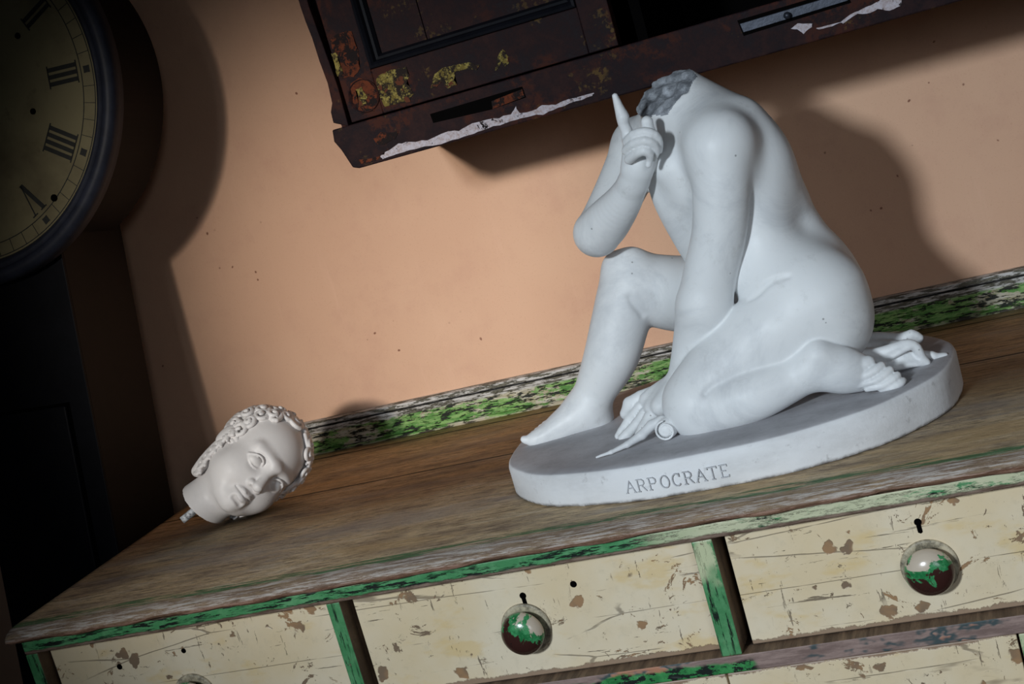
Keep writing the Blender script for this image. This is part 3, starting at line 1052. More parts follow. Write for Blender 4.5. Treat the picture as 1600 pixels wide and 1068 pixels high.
rg = []
prf = [(-.006, 0.0), (-.001, .0012), (0, .004), (.0, .034), (-.0015, .0385), (-.0045, .0405), (-.02, .0410), (-.1, .0412)]
random.seed(2)
for dr, z in prf:
    row = []
    for i in range(NA):
        t = 2 * math.pi * i / NA
        wob = .0012 * math.sin(5 * t + 1) + .0008 * math.sin(13 * t) + random.uniform(-.0002, .0002)
        chip = .0015 * max(0, math.sin(37 * t + 3) - .8) * 5 if z < .003 else 0
        x, y = oval(t, .2585 + dr + wob, .203 + dr + wob)
        zz = z * (1 + .10 * (x - PC[0]) / .25 * 0) + (.0035 * ((x - PC[0]) / .25) if z > .01 else 0)
        row.append(bm.verts.new((x, y - chip, TZ + zz)))
    rg.append(row)
for a, b in zip(rg, rg[1:]):
    for i in range(NA):
        bm.faces.new((a[i], a[(i + 1) % NA], b[(i + 1) % NA], b[i]))
bm.faces.new(rg[-1]); bm.faces.new(rg[0][::-1])
obj('plinth', bm, PLINTH, statue, smooth=True)

# incised name on the plinth front
LET = {'A': [[(0, 0), (.5, 1), (1, 0)], [(.2, .38), (.8, .38)], [(-.12, 0), (.15, 0)], [(.82, 0), (1.14, 0)]],
       'R': [[(.12, 0), (.12, 1), (.6, 1), (.82, .85), (.82, .65), (.6, .5), (.12, .5)], [(.5, .5), (.98, 0)], [(-.05, 0), (.3, 0)], [(-.05, 1), (.12, 1)]],
       'P': [[(.12, 0), (.12, 1), (.6, 1), (.82, .85), (.82, .65), (.6, .5), (.12, .5)], [(-.05, 0), (.3, 0)], [(-.05, 1), (.12, 1)]],
       'O': [[(.5 + .48 * math.cos(t), .5 + .5 * math.sin(t)) for t in np.linspace(0, 2 * math.pi, 17)]],
       'C': [[(.5 + .46 * math.cos(t), .5 + .5 * math.sin(t)) for t in np.linspace(.8, 5.5, 14)], [(.84, 1), (.84, .72)]],
       'T': [[(.5, 0), (.5, 1)], [(0, .85), (0, 1), (1, 1), (1, .85)], [(.32, 0), (.68, 0)]],
       'E': [[(.12, 0), (.12, 1)], [(-.03, 1), (.8, 1), (.8, .85)], [(.12, .52), (.62, .52)], [(-.03, 0), (.85, 0), (.88, .16)]]}


def on_side(x, z):
    """point on the plinth flank, front side, at world x and height z above the worktop"""
    c = (x - PC[0]) / .2585
    s = (max(0, 1 - abs(c) ** 2.25)) ** (1 / 2.25)
    y = PC[1] - .203 * s
    g = np.array([math.copysign(abs(c) ** 1.25, c) / .2585, -(s ** 1.25) / .203]); g /= np.linalg.norm(g)
    t = math.atan2((y - PC[1]) / .203, c)
    return np.array([x, y, TZ + z]), np.array([g[0], g[1], 0])


def stroke(bm, pts, w, fn, proud=.0016):
    """flat ribbon following a surface function"""
    P = []
    for a, b in zip(pts, pts[1:]):
        m = max(1, int(np.hypot(b[0] - a[0], b[1] - a[1]) / .003))
        for i in range(m):
            P.append((a[0] + (b[0] - a[0]) * i / m, a[1] + (b[1] - a[1]) * i / m))
    P.append(pts[-1])
    L = []; 
    for i, p in enumerate(P):
        q = P[min(i + 1, len(P) - 1)]; o = P[max(i - 1, 0)]
        d = np.array([q[0] - o[0], q[1] - o[1]]); d /= max(np.linalg.norm(d), 1e-9); nn = np.array([-d[1], d[0]]) * w / 2
        quad = []
        for sgn, pr in ((1, proud), (-1, proud), (-1, proud - .0022), (1, proud - .0022)):
            s0, g = fn(p[0] + sgn * nn[0], p[1] + sgn * nn[1]); quad.append(bm.verts.new(s0 + g * pr))
        L.append(quad)
    for a, b in zip(L, L[1:]):
        for k in range(4):
            bm.faces.new((a[k], a[(k + 1) % 4], b[(k + 1) % 4], b[k]))
    bm.faces.new(L[0]); bm.faces.new(L[-1][::-1])


bm = bmesh.new()
word = 'ARPOCRATE'
pa = atY(983, 770, .06); pb = atY(1142, 735, .05)
xa, xb = pa[0], pb[0]
pitch = (xb - xa) / (len(word) - .15)
for i, chh in enumerate(word):
    hh = .0130; ww = pitch * .74
    for st in LET[chh]:
        stroke(bm, [(xa + pitch * i + u * ww, .0115 + v * hh) for u, v in st], .0009, on_side, .0013)
INC = m_plain('incised_letter_shadow_dirt', srgb(196, 198, 202), .8, 0, .25, 200)  # shade and dirt of the cut letters put into the ribbons' grey
obj('inscription', bm, INC, statue)

# scroll and tapering ribbon under the left hand
bm_f = Field((-.50, .08, TZ + .032), (-.36, .20, TZ + .075), .0012)
c0 = atY(1041, 671, .128)
t = [W((932, 714, .105, 2.0)), W((955, 706, .112, 3.2)), W((980, 694, .122, 5)), W((1003, 679, .132, 7.5)), W((1018, 664, .138, 8)), W((1034, 656, .140, 8))]
for a, b in zip(t, t[1:]):
    bm_f.rc(a[0], b[0], a[1], b[1], .002)
bm_f.ell(c0 + np.array([0, .008, 0]), (.0115, .014, .0115), k=.002)
sp = []
for i in range(34):
    th = i / 33 * 2 * math.pi * 2.3; rr = .0112 - .0095 * i / 33
    sp.append((c0 + np.array([rr * math.cos(th + 1.6), -.0045, rr * math.sin(th + 1.6)]), .0013))
bm_f.chain(sp, .0006)
obj('scroll', bm_f.mesh('scroll'), MARBLE, statue)

# drapery: behind the foot and over the far thigh
dr = Field((-.24, .10, TZ + .030), (-.07, .44, TZ + .10), .0016)
CH(dr, [(1330, 564, .232, 24), (1375, 564, .224, 20), (1410, 562, .220, 17), (1430, 560, .222, 12)], .004)
CH(dr, [(1335, 552, .26, 22), (1380, 546, .255, 16), (1415, 545, .255, 12)], .004)
for pts in ([(1335, 545, .27, 24), (1370, 534, .268, 16), (1404, 532, .270, 12), (1434, 529, .275, 8)],
            [(1408, 528, .27, 6), (1424, 522, .268, 8), (1437, 527, .27, 6)],
            [(1322, 560, .220, 14), (1370, 552, .212, 9), (1402, 541, .212, 8), (1420, 537, .212, 8), (1432, 543, .213, 8), (1440, 556, .216, 6.5), (1450, 566, .220, 4.5)],
            [(1335, 572, .212, 8), (1380, 562, .206, 6), (1405, 550, .206, 5), (1420, 543, .208, 4)],
            [(1340, 580, .204, 8), (1385, 575, .204, 7), (1425, 569, .210, 5), (1449, 567, .216, 4)],
            [(1436, 554, .232, 8), (1455, 554, .235, 6)], [(1459, 557, .235, 6), (1477, 555, .240, 5)]):
    CH(dr, pts, .0042)
CH(dr, [(1350, 562, .202, 2.5), (1385, 555, .200, 3), (1412, 547, .202, 2)], .002, 'c')
CH(dr, [(1362, 571, .196, 2.5), (1395, 562, .198, 2.5), (1420, 552, .204, 2)], .002, 'c')
obj('drapery', dr.mesh('drapery'), MARBLE, statue)
d2 = Field((-.52, .20, TZ + .02), (-.38, .36, 1.17), .0016)
for off in (0, 11, 20):
    pts = [(1057 + off, 401, .30, 5), (1058 + off, 415, .252, 6), (1064 + off, 438, .240, 6), (1070 + off, 464, .236, 4)]
    CH(d2, pts, .002)
CH(d2, [(1056, 560, .24, 5), (1052, 575, .235, 5), (1047, 592, .232, 3)], .002)
obj('drapery', d2.mesh('drapery'), MARBLE, statue)

# ------------------------------------------------------------------ the severed marble head
U = np.array([.76, -.65, .24]); U /= np.linalg.norm(U)
F0 = np.array([.65, .76, 0]) * math.sin(math.radians(24)) + np.array([0, 0, -1]) * math.cos(math.radians(24))
F0 = F0 - U * (F0 @ U); F0 /= np.linalg.norm(F0)
S0 = np.cross(F0, U)
if S0[0] > 0: S0 = -S0            # points to the upper left of the picture
HR = np.stack([CW.T @ S0, CW.T @ F0, CW.T @ U], 1)    # local x, y(face), z(up) -> world
HS = 1.0
HC = atY(402, 733, .330)


def head_field(h, lo=(-.085, -.095, -.125), hi=(.085, .095, .10)):
    return Field(lo, hi, h)


hd = head_field(.0011)
hd.ell((0, -.012, .020), (.0545, .066, .0565), k=.01)
hd.ell((0, .014, -.016), (.0460, .046, .056), k=.014)
for sx in (-1, 1):
    hd.ell((sx * .0240, .024, -.026), (.0235, .026, .026), k=.014)
    hd.rc((sx * .040, -.004, -.026), (sx * .014, .036, -.056), .013, .012, .014)
hd.rc((0, .046, -.0575), (0, .046, -.0590), .0125, .012, .012)
hd.rc((0, .030, -.040), (0, .054, -.046), .018, .011, .01)          # muzzle
hd.rc((0, .000, -.040), (0, -.010, -.120), .032, .035, .012)         # neck
for sx in (-1, 1):
    hd.rc((sx * .005, .0560, .0135), (sx * .030, .0430, .0155), .0060, .0055, .010)   # brow
    hd.ell((sx * .0205, .0620, .0010), (.0120, .0120, .0100), k=.010, op='c')
    hd.ell((sx * .0215, .0437, -.0005), (.0125, .0115, .0095), k=.0015)
    up = [(sx * .0100, .0500, -.0020), (sx * .0150, .0548, .0052), (sx * .0215, .0553, .0080), (sx * .0285, .0522, .0060), (sx * .0345, .0455, -.0008)]
    lw = [(sx * .0100, .0500, -.0020), (sx * .0155, .0535, -.0062), (sx * .0220, .0535, -.0078), (sx * .0290, .0500, -.0060), (sx * .0345, .0455, -.0008)]
    hd.chain([(p, .0016) for p in up], .0012); hd.chain([(p, .0012) for p in lw], .0012)
    hd.chain([((p[0], p[1] + .0006, p[2] - .0021), .0008) for p in up[1:-1]], .0006, 'c')
hd.chain([((0, .0520, .0150), .0060), ((0, .0600, -.0020), .0054), ((0, .0675, -.0160), .0064), ((0, .0690, -.0200), .0074)], .006)
for sx in (-1, 1):
    hd.rc((sx * .0074, .0600, -.0225), (sx * .0082, .0580, -.0235), .0048, .0042, .003)
    hd.rc((sx * .0040, .0660, -.0285), (sx * .0044, .0630, -.0255), .0020, .0018, .001, 'c')
# lips, mouth line, philtrum, chin hollow
hd.chain([((-.0135, .0530, -.0395), .0020), ((-.006, .0600, -.0370), .0034), ((0, .0622, -.0378), .0032), ((.006, .0600, -.0370), .0034), ((.0135, .0530, -.0395), .0020)], .003)
hd.chain([((-.0110, .0540, -.0432), .0026), ((0, .0605, -.0450), .0044), ((.0110, .0540, -.0432), .0026)], .003)
hd.chain([((-.0150, .0540, -.0400), .0011), ((-.007, .0620, -.0404), .0012), ((0, .0645, -.0412), .0012), ((.007, .0620, -.0404), .0012), ((.0150, .0540, -.0400), .0011)], .0015, 'c')
hd.rc((0, .0640, -.0295), (0, .0645, -.0335), .0016, .0018, .003, 'c')
hd.rc((-.006, .0605, -.0515), (.006, .0605, -.0515), .0022, .0022, .006, 'c')
for sx in (-1, 1):
    hd.ell((sx * .055, -.008, -.004), (.007, .012, .018), k=.004)   # ears
sl = hd.sl((-.085, -.095, -.125), (.085, .095, .10), 0)
Xg, Yg, Zg = hd.grid(sl)
hd.F = np.maximum(hd.F, (-(Zg + .088 + .42 * Yg + .28 * Xg)).astype(np.float32) * np.ones_like(hd.F))

hair = head_field(.0011)
hair.ell((0, -.018, .022), (.0570, .066, .0565), k=.004)
hair.F = np.maximum(hair.F, (hair.ax[1][None, :, None] - .016 - .20 * (hair.ax[2][None, None, :] - .03)).astype(np.float32) * np.ones_like(hair.F))
rng = random.Random(11)
HCn = np.array([0, -.018, .022]); HR3 = np.array([.0570, .066, .0565])


def shell(d, out=0.0):
    """point on the hair shell in direction d from its centre, and the outward normal"""
    d = np.asarray(d, float); d = d / np.linalg.norm(d)
    p = d / np.linalg.norm(d / HR3)
    n = p / HR3 ** 2; n /= np.linalg.norm(n)
    return HCn + p + n * out, n


def dirn(th, el):
    """th: angle about the face axis, 0 at the crown; el: how far towards the face"""
    return np.array([math.sin(th) * math.cos(el), math.sin(el), math.cos(th) * math.cos(el)])


def curl(th, el, rad, tube, turns=1.5, sgn=1, ph=0.0, tail=None):
    c, nrm = shell(dirn(th, el), .0005 + .0042 * max(0, min(1, (el - .42) / .3)))
    a = np.cross(nrm, dirn(th, el + .5)); a /= np.linalg.norm(a); b = np.cross(nrm, a)
    pts = []
    if tail is not None:
        t0, _ = shell(dirn(*tail), .001); pts.append((t0, tube * .8))
    for i in range(15):
        u = i / 14
        t = sgn * u * turns * 2 * math.pi + ph; r = rad * (1 - .85 * u)
        pts.append((c + (a * math.cos(t) + b * math.sin(t)) * r + nrm * (.0005 + .0045 * u), tube * (1 - .2 * u)))
    hair.chain(pts, .0005)
    # second strand beside the first gives the combed look
    hair.chain([(p + nrm * .0006 + (p - c) * .0, q * .55) for p, q in pts[:8]], .0003)


R_ = math.radians
for i, thd in enumerate((-118, -98, -80, -61, -43, -25, -8, 10, 29, 48, 66, 84, 102, 120)):
    curl(R_(thd), R_(25 + (15 if thd < -15 else 0) + rng.uniform(-2, 3)), rng.uniform(.0098, .0115), .0032, rng.uniform(1.2, 1.6), 1 if i % 2 else -1, rng.uniform(0, 6.28), (R_(thd + 9), R_(5)))
for thd in (-104, -86, -68, -50, -33, -16):
    curl(R_(thd), R_(31 + rng.uniform(-2, 2)), rng.uniform(.0095, .0110), .0034, 1.5, rng.choice((-1, 1)), rng.uniform(0, 6.28), (R_(thd + 9), R_(8)))
for i, thd in enumerate(range(-124, 130, 20)):
    curl(R_(thd + rng.uniform(-3, 3)), R_(8 + (12 if thd < -15 else 0) + rng.uniform(-3, 3)), rng.uniform(.0095, .0115), .0032, 1.3, rng.choice((-1, 1)), rng.uniform(0, 6.28), (R_(thd - 10), R_(-14)))
curl(R_(-36), R_(50), .0088, .0030, 1.4, 1, 2.0, (R_(-20), R_(38)))
curl(R_(-66), R_(47), .0080, .0028, 1.3, -1, 1.0, (R_(-60), R_(36)))
# loose S-shaped locks in groups of three running back over the skull
for thd in np.linspace(-150, 150, 15):
    ph = rng.uniform(0, 6)
    for k in (-1, 0, 1):
        pts = []
        for i in range(11):
            el = R_(-4 - 8.0 * i)
            pts.append((shell(dirn(R_(thd + k * 5.5 * math.cos(el) + 6 * math.sin(i * .9 + ph)), el), .0006)[0], .0030 - .0003 * abs(k)))
        hair.chain(pts, .0008)
# swept locks across the top of the forehead
for t0, t1, e0, e1 in ((-8, -52, 36, 50), (-10, -62, 31, 46), (-6, -66, 25, 40), (-4, -62, 20, 34), (0, -56, 15, 28), (-60, -100, 34, 44), (-56, -98, 28, 36), (6, 40, 36, 28), (10, 44, 30, 22)):
    hair.chain([(shell(dirn(R_(t0 + (t1 - t0) * u), R_(e0 + (e1 - e0) * u + 4 * math.sin(u * 6))), .0022 + .0030 * max(0, min(1, (e0 + (e1 - e0) * u - 26) / 18)))[0], .0034 * (1 - .4 * u)) for u in np.linspace(0, 1, 7)], .0006)
# side locks falling in front of the ear to the neck, both sides
for sx in (-1, 1):
    hair.chain([((sx * .0480, -.008, .000), .0100), ((sx * .0455, -.012, -.025), .0100), ((sx * .0415, -.015, -.048), .0095), ((sx * .0375, -.017, -.064), .0080)], .004)
    for j in range(7):
        z = -.002 - .0105 * j; x = .0570 - .0012 * j - .00004 * j ** 3; y = .004 - .0020 * j
        pts = []
        for i in range(11):
            t = i / 10 * 2 * math.pi * 1.15 + j; r = .0078 * (1 - i / 14)
            pts.append((np.array([sx * (x + .0015 * math.sin(t)), y + r * math.cos(t), z + r * .9 * math.sin(t)]), .0026))
        hair.chain(pts, .0006)
        hair.chain([(np.array([sx * (x - .001), y - .010, z + .004]), .0026), (np.array([sx * (x + .001), y + .002, z + .007]), .0028), (np.array([sx * (x - .001), y + .010, z + .002]), .0022)], .0006)
hair.chain([((0, -.055, .0), .030), ((0, -.046, -.04), .026), ((0, -.040, -.062), .020)], .008)


def to_world(me, lift=0):
    n = len(me.vertices); co = np.zeros(n * 3, np.float32); me.vertices.foreach_get('co', co); co = co.reshape(-1, 3)
    w = co @ HR.T * HS + HC
    me.vertices.foreach_set('co', w.astype(np.float32).ravel()); me.update()
    return w


mh = hd.mesh('head_and_neck'); mr = hair.mesh('curly_hair')
w1 = to_world(mh); w2 = to_world(mr)
zmin = min(np.percentile(w1[:, 2], .02), np.percentile(w2[:, 2], .3))
lift = TZ - zmin + .0002
print('HEAD lift', lift)
flip = np.linalg.det(HR) < 0
for m in (mh, mr):
    m.transform(Matrix.Translation((0, 0, lift)))
    if flip: m.flip_normals()
HC = HC + np.array([0, 0, lift])
head = thing('broken_sculpture', (float(HC[0]), float(HC[1]), TZ), 'small white marble head with curly hair lying on its cheek atop the chest', 'sculpture')
obj('face_and_neck', mh, HEADM, head)
obj('hair', mr, HEADM, head)
b = bmesh.new()
q0 = HC + HR @ np.array([.004, .002, -.080]); q1 = HC + HR @ np.array([.006, .004, -.122])
ax = Vector(q1 - q0).normalized(); Mq = T3(q0) @ ax.to_track_quat('Y', 'Z').to_matrix().to_4x4()
lathe(b, [(0, 0), (.0052, 0), (.0053, .02), (.0049, .04), (.0042, .0405), (0, .0408)], Mq, 16)
obj('iron_dowel', b, ROD, head, smooth=True)

# ------------------------------------------------------------------ hanging lacquer cupboard
YC = .300; CZ = 1.3195
cup = thing('wall_cupboard', (-.73, YW, CZ), 'dark lacquered wall cupboard with worn gilding and flaking bottom rail, hung above the statue', 'cupboard')
cl = atY(549, 264, YC)[0]; CXL = cl; CXR = .34


def ca(u, v, y=YC): 
    p = atY(u, v, y); return (p[0], p[2])


zb = CZ
rail_t = ca(545, 197)[1]
# bottom rail with an ogee-like end profile
bm = bmesh.new()
zr1 = rail_t + .001
prism(bm, [(CXL + .002, zb + .003), (CXL + .010, zb), (CXR, zb), (CXR, zr1), (CXL - .010, zr1), (CXL - .012, zr1 - .014), (CXL - .006, zr1 - .026)], YC, YC + .02)
obj('bottom_rail', bm, LACQ, cup, bevel=.0015)
# side and back
for sa in (CXL - .004, CXR - .016):
    bm = bmesh.new(); box(bm, sa, sa + .016, YC + .018, YW - .002, zb + .004, 2.0)
    obj('side_panel', bm, LACQ2, cup)
bm = bmesh.new(); box(bm, CXL, CXR, YC + .018, YW - .002, zb + .006, zb + .022); 
obj('bottom_board', bm, LACQ2, cup)
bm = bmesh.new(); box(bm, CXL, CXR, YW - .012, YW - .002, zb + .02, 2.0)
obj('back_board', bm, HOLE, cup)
bm = bmesh.new(); box(bm, CXL - .004, CXR, YC, YW - .002, 2.0, 2.02)
obj('top_board', bm, LACQ2, cup)
# left front stile with a scalloped outer edge
def cpts(l): return [ca(*p) for p in l]
outer = [(545, 197), (521, 192), (517, 175), (519, 161), (512, 130), (499, 95), (488, 60), (478, 35), (470, 12), (464, -8)]
inner = [(478, -8), (483, 10), (505, 70), (528, 135), (545, 197)]
bm = bmesh.new(); prism(bm, cpts(outer + inner[:-1]) + [], YC - .001, YC + .022)
obj('stile', bm, LACQ2, cup, bevel=.001)
# continue the stile up beyond the frame
p1, p2 = ca(464, -8), ca(478, -8)
bm = bmesh.new(); box(bm, p1[0] - .004, p2[0], YC, YC + .022, p1[1] - .004, 2.0)
obj('stile', bm, LACQ2, cup)
# door: frame, bolection moulding, split panel
DX0 = ca(548, 198)[0] + .001; DX1 = ca(965, 70)[0]; DZ0 = ca(760, 138)[1]
DZ0 = (ca(552, 195)[1] + ca(965, 71)[1]) / 2 + .0015
ix0 = ca(577, 109)[0]; iz0 = ca(577, 109)[1]; ix1 = ca(893, 8)[0] + .004
bm = bmesh.new()
yd = YC + .004
box(bm, DX0, ix0, yd, yd + .02, DZ0, 1.99)
box(bm, ix1, DX1, yd, yd + .02, DZ0, 1.99)
box(bm, ix0, ix1, yd, yd + .02, DZ0, iz0)
box(bm, ix0, ix1, yd, yd + .02, 1.93, 1.99)
door = obj('door', bm, LACQ, cup, bevel=.001)
bm = bmesh.new()
def frame_ring(bm, x0, x1, z0, z1, prof):
    rr = []
    for off, y in prof:
        rr.append([bm.verts.new(p) for p in ((x0 + off, y, z0 + off), (x1 - off, y, z0 + off), (x1 - off, y, z1 - off), (x0 + off, y, z1 - off))])
    for a, b in zip(rr, rr[1:]):
        for k in range(4): bm.faces.new((a[k], a[(k + 1) % 4], b[(k + 1) % 4], b[k]))
frame_ring(bm, ix0, ix1, iz0, 1.93, [(0, yd), (.001, yd - .003), (.004, yd - .004), (.007, yd - .001), (.009, yd + .004), (.012, yd + .005), (.015, yd + .010), (.016, yd + .016)])
obj('panel_moulding', bm, BLACK, door, smooth=False)
spx = ca(664, 75)[0]
bm = bmesh.new(); box(bm, ix0 + .012, spx - .0006, yd + .012, yd + .018, iz0 + .012, 1.92); box(bm, spx + .0006, ix1 - .012, yd + .0122, yd + .018, iz0 + .012, 1.92)
obj('panel', bm, LACQ2, door)


def blob(pts, y, m, name, par, jit=.0006, th=.0007, sub=3, seed=1):
    """jagged flake traced in the plane y"""
    rr = random.Random(seed); out = []
    q = [ca(*p, y) for p in pts]
    for i in range(len(q)):
        a, b_ = q[i], q[(i + 1) % len(q)]
        for k in range(sub):
            t = k / sub
            out.append((a[0] + (b_[0] - a[0]) * t + rr.uniform(-jit, jit), a[1] + (b_[1] - a[1]) * t + rr.uniform(-jit, jit)))
    b = bmesh.new(); prism(b, out, y - th, y + .0003)
    bmesh.ops.triangulate(b, faces=[f for f in b.faces if len(f.verts) > 4])
    return obj(name, b, m, par)


rail = [o for o in cup.children if o.name.startswith('bottom_rail')][0]
blob([(594, 244), (603, 238), (622, 224), (640, 222), (668, 218), (700, 206), (716, 204), (738, 192), (760, 188), (780, 184), (798, 178), (806, 167), (813, 177), (838, 170), (852, 163), (868, 163), (900, 152), (928, 145),
      (926, 149), (900, 158), (872, 168), (850, 178), (815, 184), (790, 192), (762, 200), (740, 208), (716, 216), (690, 224), (650, 232), (620, 240), (598, 248)], YC, GESSO, 'flaked_gesso', rail, seed=3, jit=.0009)
blob([(1236, 44), (1246, 37), (1270, 36), (1268, 42), (1255, 53), (1250, 48)], YC, GESSO, 'flaked_gesso', rail, seed=4)
blob([(1312, 36), (1330, 22), (1346, 14), (1370, 4), (1378, -4), (1410, -6), (1408, 10), (1390, 16), (1372, 14), (1360, 20), (1340, 22), (1318, 36)], YC, GESSO, 'flaked_gesso', rail, seed=5)
blob([(1275, 44), (1300, 38), (1316, 34), (1300, 41), (1280, 46)], YC, GESSO, 'flaked_gesso', rail, seed=6, jit=.0003)
blob([(584, 216), (596, 206), (612, 208), (622, 204), (618, 216), (600, 226), (588, 224)], YC, RUST, 'rust_patch', rail, seed=7)
blob([(560, 250), (580, 247), (596, 243), (590, 250), (566, 256)], YC, RUST, 'rust_patch', rail, seed=8)
# slot in the rail at the left, iron latch plate at the right
b = bmesh.new(); prism(b, [ca(672, 178), ca(677, 192), ca(768, 171)[:2], ca(822, 152), ca(816, 135)], YC - .0004, YC + .002)
obj('slot', b, HOLE, rail)
b = bmesh.new(); prism(b, [ca(770, 170), ca(820, 151), ca(816, 139), ca(768, 158)], YC - .0008, YC + .001)
obj('slot_block', b, RUST, rail)
b = bmesh.new(); prism(b, [ca(1152, 32), ca(1162, 56), ca(1330, 4), ca(1320, -18)], YC - .0006, YC + .002)
obj('latch_recess', b, HOLE, rail)
b = bmesh.new(); prism(b, [ca(1156, 37), ca(1162, 51), ca(1326, 1), ca(1320, -12)], YC - .003, YC + .001)
la = obj('latch_plate', b, IRON, rail, bevel=.0006)
kx, kz = ca(1231, 24)
b = bmesh.new(); lathe(b, [(0, -.011), (.0025, -.0105), (.0040, -.008), (.0040, -.006), (.0022, -.004), (.0022, -.002)], T3((kx, YC, kz)), 20)
obj('latch_knob', b, IRON, la, smooth=True)
# gilding on the door rail
gy = yd
blob([(588, 124), (600, 112), (634, 104), (640, 118), (636, 130), (647, 146), (640, 158), (600, 166), (594, 150)], gy, GOLD, 'gilding', door, seed=9, jit=.0012)
blob([(516, 62), (528, 52), (548, 48), (560, 80), (562, 108), (552, 120), (534, 122), (526, 98), (520, 80)], gy, RUST, 'gilding', door, seed=10, jit=.001)
blob([(518, 84), (526, 82), (532, 100), (536, 116), (528, 118), (523, 100)], gy - .0006, GOLD, 'gilding', door, seed=11, jit=.0012)
blob([(672, 138), (680, 116), (692, 106), (706, 104), (712, 112), (710, 124), (714, 132), (700, 138), (690, 128), (682, 136)], gy, GOLD, 'gilding', door, seed=12, jit=.0007)
blob([(690, 108), (712, 100), (732, 97), (750, 102), (744, 110), (726, 108), (708, 113)], gy - .0004, GOLD, 'gilding', door, seed=13, jit=.0008)
blob([(774, 110), (778, 88), (786, 76), (794, 88), (796, 98), (788, 104), (784, 96), (778, 108)], gy, GOLD, 'gilding', door, seed=14, jit=.0007)
blob([(547, 130), (560, 122), (576, 126), (588, 142), (590, 160), (584, 174), (566, 178), (552, 160)], gy, RUST, 'roundel', door, seed=15, jit=.0006)
rx, rz = ca(567, 150)
b = bmesh.new(); lathe(b, [(.0195, .0002), (.0200, -.0015), (.0190, -.0020), (.0185, -.0004), (0, -.0004)], T3((rx, gy, rz)), 36)
obj('roundel', b, LACQ2, door, smooth=True)
blob([(556, 140), (566, 136), (574, 150), (572, 162), (562, 166), (560, 152)], gy - .0008, GOLD, 'gilding', door, seed=16, jit=.0012)
# right part of the cupboard: open dark compartment
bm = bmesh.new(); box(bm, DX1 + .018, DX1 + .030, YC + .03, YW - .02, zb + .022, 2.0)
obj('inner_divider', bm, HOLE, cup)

# ------------------------------------------------------------------ leaning longcase clock
OC = np.array([-1.306, .377, 1.556]); LEAN = .13; ROLL = .065
u0 = np.array([0, math.sin(LEAN), math.cos(LEAN)]); x0_ = np.array([1.0, 0, 0]); ny = np.cross(u0, x0_)
zu = u0 * math.cos(ROLL) + x0_ * math.sin(ROLL); xu = x0_ * math.cos(ROLL) - u0 * math.sin(ROLL)
MC = Matrix(((xu[0], ny[0], zu[0], OC[0]), (xu[1], ny[1], zu[1], OC[1]), (xu[2], ny[2], zu[2], OC[2]), (0, 0, 0, 1)))
foot = MC @ Vector((0, .1, -1.56))
clock = thing('longcase_clock', (foot.x, foot.y, 0), 'tall black longcase clock with a big round Roman numeral dial, leaning against the wall', 'clock')
bm = bmesh.new()
box(bm, -.092, .108, .032, .185, -1.20, -.10, MC)
trunk = obj('trunk', bm, [BLACKSIDE], clock, bevel=.002)
bm = bmesh.new(); box(bm, -.13, .146, .005, .187, -1.52, -1.20, MC); box(bm, -.115, .13, .02, .187, -1.22, -1.18, MC)
obj('base', bm, BLACK, clock, bevel=.004)
bm = bmesh.new()
box(bm, -.0925, .1085, .0285, .0325, -1.19, -.15, MC)
obj('trunk_front', bm, BLACK, clock, bevel=.001)
bm = bmesh.new()
box(bm, -.052, .072, .022, .029, -1.10, -.440, MC)
dr_ = obj('trunk_door', bm, BLACK, clock, bevel=.002)
b = bmesh.new()
box(b, -.056, -.052, .0275, .029, -1.104, -.436, MC); box(b, .072, .076, .0275, .029, -1.104, -.436, MC); box(b, -.056, .076, .0275, .029, -.440, -.436, MC)
obj('door_edge', b, HOLE, dr_)
# round head: drum, moulded rim, dial
bm = bmesh.new(); lathe(bm, [(0, .170), (.225, .170), (.232, .165), (.232, .020), (.0, .020)], MC, 128)
obj('hood', bm, BLACKSIDE, clock, smooth=False)
bm = bmesh.new()
lathe(bm, [(.2245, .016), (.2260, .010), (.2300, .004), (.2350, .001), (.2385, .0035), (.2400, .0005), (.2440, -.003), (.2500, -.0035), (.2565, -.001), (.2594, .004), (.2594, .022), (.250, .030), (.228, .032)], MC, 160)
obj('rim', bm, RIMM, clock, smooth=True)
bm = bmesh.new(); lathe(bm, [(0, .0120), (.2255, .0120), (.2255, .018), (0, .018)], MC, 128)
dial = obj('dial', bm, DIAL, clock)


def ring(bm, r, w, y, n=160):
    lathe(bm, [(r - w, y), (r - w, y - .0004), (r + w, y - .0004), (r + w, y)], MC, n)


def polar(a, r):      # a clockwise from twelve
    return (r * math.sin(a), r * math.cos(a))


bm = bmesh.new()
ring(bm, .2225, .0006, .0120); ring(bm, .2045, .0006, .0120)
for i in range(60):
    a = math.radians(i * 6)
    if i % 5:
        p0, p1 = polar(a, .2048), polar(a, .2222); d = (math.cos(a) * .0004, -math.sin(a) * .0004)
        prism(bm, [(p0[0] - d[0], p0[1] - d[1]), (p1[0] - d[0], p1[1] - d[1]), (p1[0] + d[0], p1[1] + d[1]), (p0[0] + d[0], p0[1] + d[1])], .0116, .0120, MC)
    else:
        c = polar(a, .2135)
        prism(bm, [(c[0] + .0045 * math.sin(a + t) * (1.5 if k % 2 else 1), c[1] + .0045 * math.cos(a + t) * (1.5 if k % 2 else 1)) for k, t in enumerate(np.linspace(0, 2 * math.pi, 9)[:-1])], .0116, .0120, MC)
obj('minute_track', bm, INK, dial)


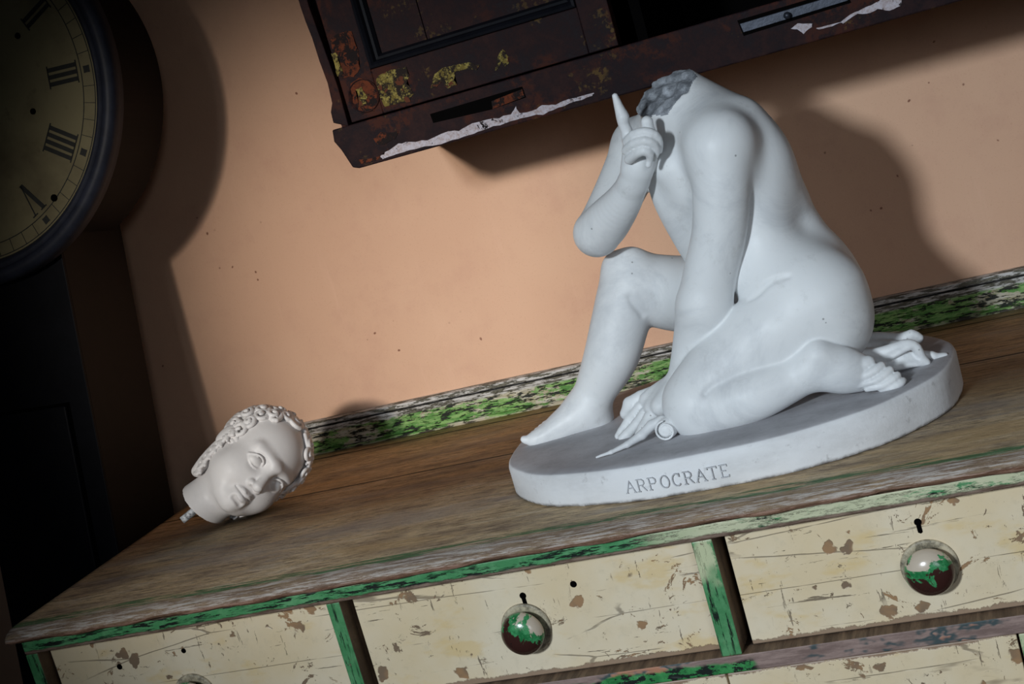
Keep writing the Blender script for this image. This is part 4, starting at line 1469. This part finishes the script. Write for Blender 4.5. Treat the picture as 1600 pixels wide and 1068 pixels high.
def numeral(s, hour):
    """Roman numeral standing radially, thick and thin strokes with serifs"""
    b = bmesh.new()
    a = math.radians(hour * 30)
    er = np.array([math.sin(a), math.cos(a)]); et = np.array([math.cos(a), -math.sin(a)])
    r0, r1 = .153, .1985
    wd = {'I': .0095, 'V': .026, 'X': .026}
    tot = sum(wd[c] for c in s); t = -tot / 2

    def bar(ta, ra, tb, rb, w):
        pts = [er * ra + et * (ta - w / 2), er * rb + et * (tb - w / 2), er * rb + et * (tb + w / 2), er * ra + et * (ta + w / 2)]
        prism(b, [(p[0], p[1]) for p in pts], .0115, .0120, MC)
    for c in s:
        w = wd[c]
        if c == 'I':
            bar(t + w / 2, r0, t + w / 2, r1, .0058)
        elif c == 'V':
            bar(t + .004, r1, t + w / 2, r0, .0062); bar(t + w - .004, r1, t + w / 2, r0, .0018)
        else:
            bar(t + .004, r1, t + w - .004, r0, .0062); bar(t + w - .004, r1, t + .004, r0, .0018)
        t += w
    if set(s) & {'V', 'X'}:
        bar(-tot / 2 + .004, r1 - .0009, -tot / 2 + .0041, r1 + .0009, .011); bar(tot / 2 - .004, r1 - .0009, tot / 2 - .0041, r1 + .0009, .010)
    else:
        bar(0, r1 - .0009, 0, r1 + .0009, tot + .002); bar(0, r0 - .0009, 0, r0 + .0009, tot + .002)
    obj('numeral', b, INK, dial)


for i, s in enumerate(['I', 'II', 'III', 'IIII', 'V', 'VI', 'VII', 'VIII', 'IX', 'X', 'XI', 'XII']):
    numeral(s, i + 1)


def clk(u, v, y):
    d = ray(u, v); t = ((OC - CAM) @ ny + y) / (d @ ny); P = CAM + d * t - OC
    return P @ xu, P @ zu


for u, v, r in ((28, 56, .0042), (52, 174, .0042), (85, 309, .0050)):
    hx, hz = clk(u, v, .012)
    b = bmesh.new(); lathe(b, [(0, -.0006), (r * .6, -.0006), (r, -.0014), (r, .0002)], MC @ T3((hx, .012, hz)), 20)
    obj('winding_hole', b, HOLE, dial)
b = bmesh.new()
hA = math.radians(305)
for ang, ln, w in ((305, .10, .010), (262, .15, .007)):
    a = math.radians(ang); er = np.array([math.sin(a), math.cos(a)]); et = np.array([math.cos(a), -math.sin(a)])
    prism(b, [tuple(er * -.02 + et * w / 2), tuple(er * ln * .8 + et * w), tuple(er * ln), tuple(er * ln * .8 - et * w), tuple(er * -.02 - et * w / 2)], .004, .0052, MC)
lathe(b, [(0, .003), (.008, .004), (.008, .012)], MC, 20)
obj('clock_hand', b, INK, dial)
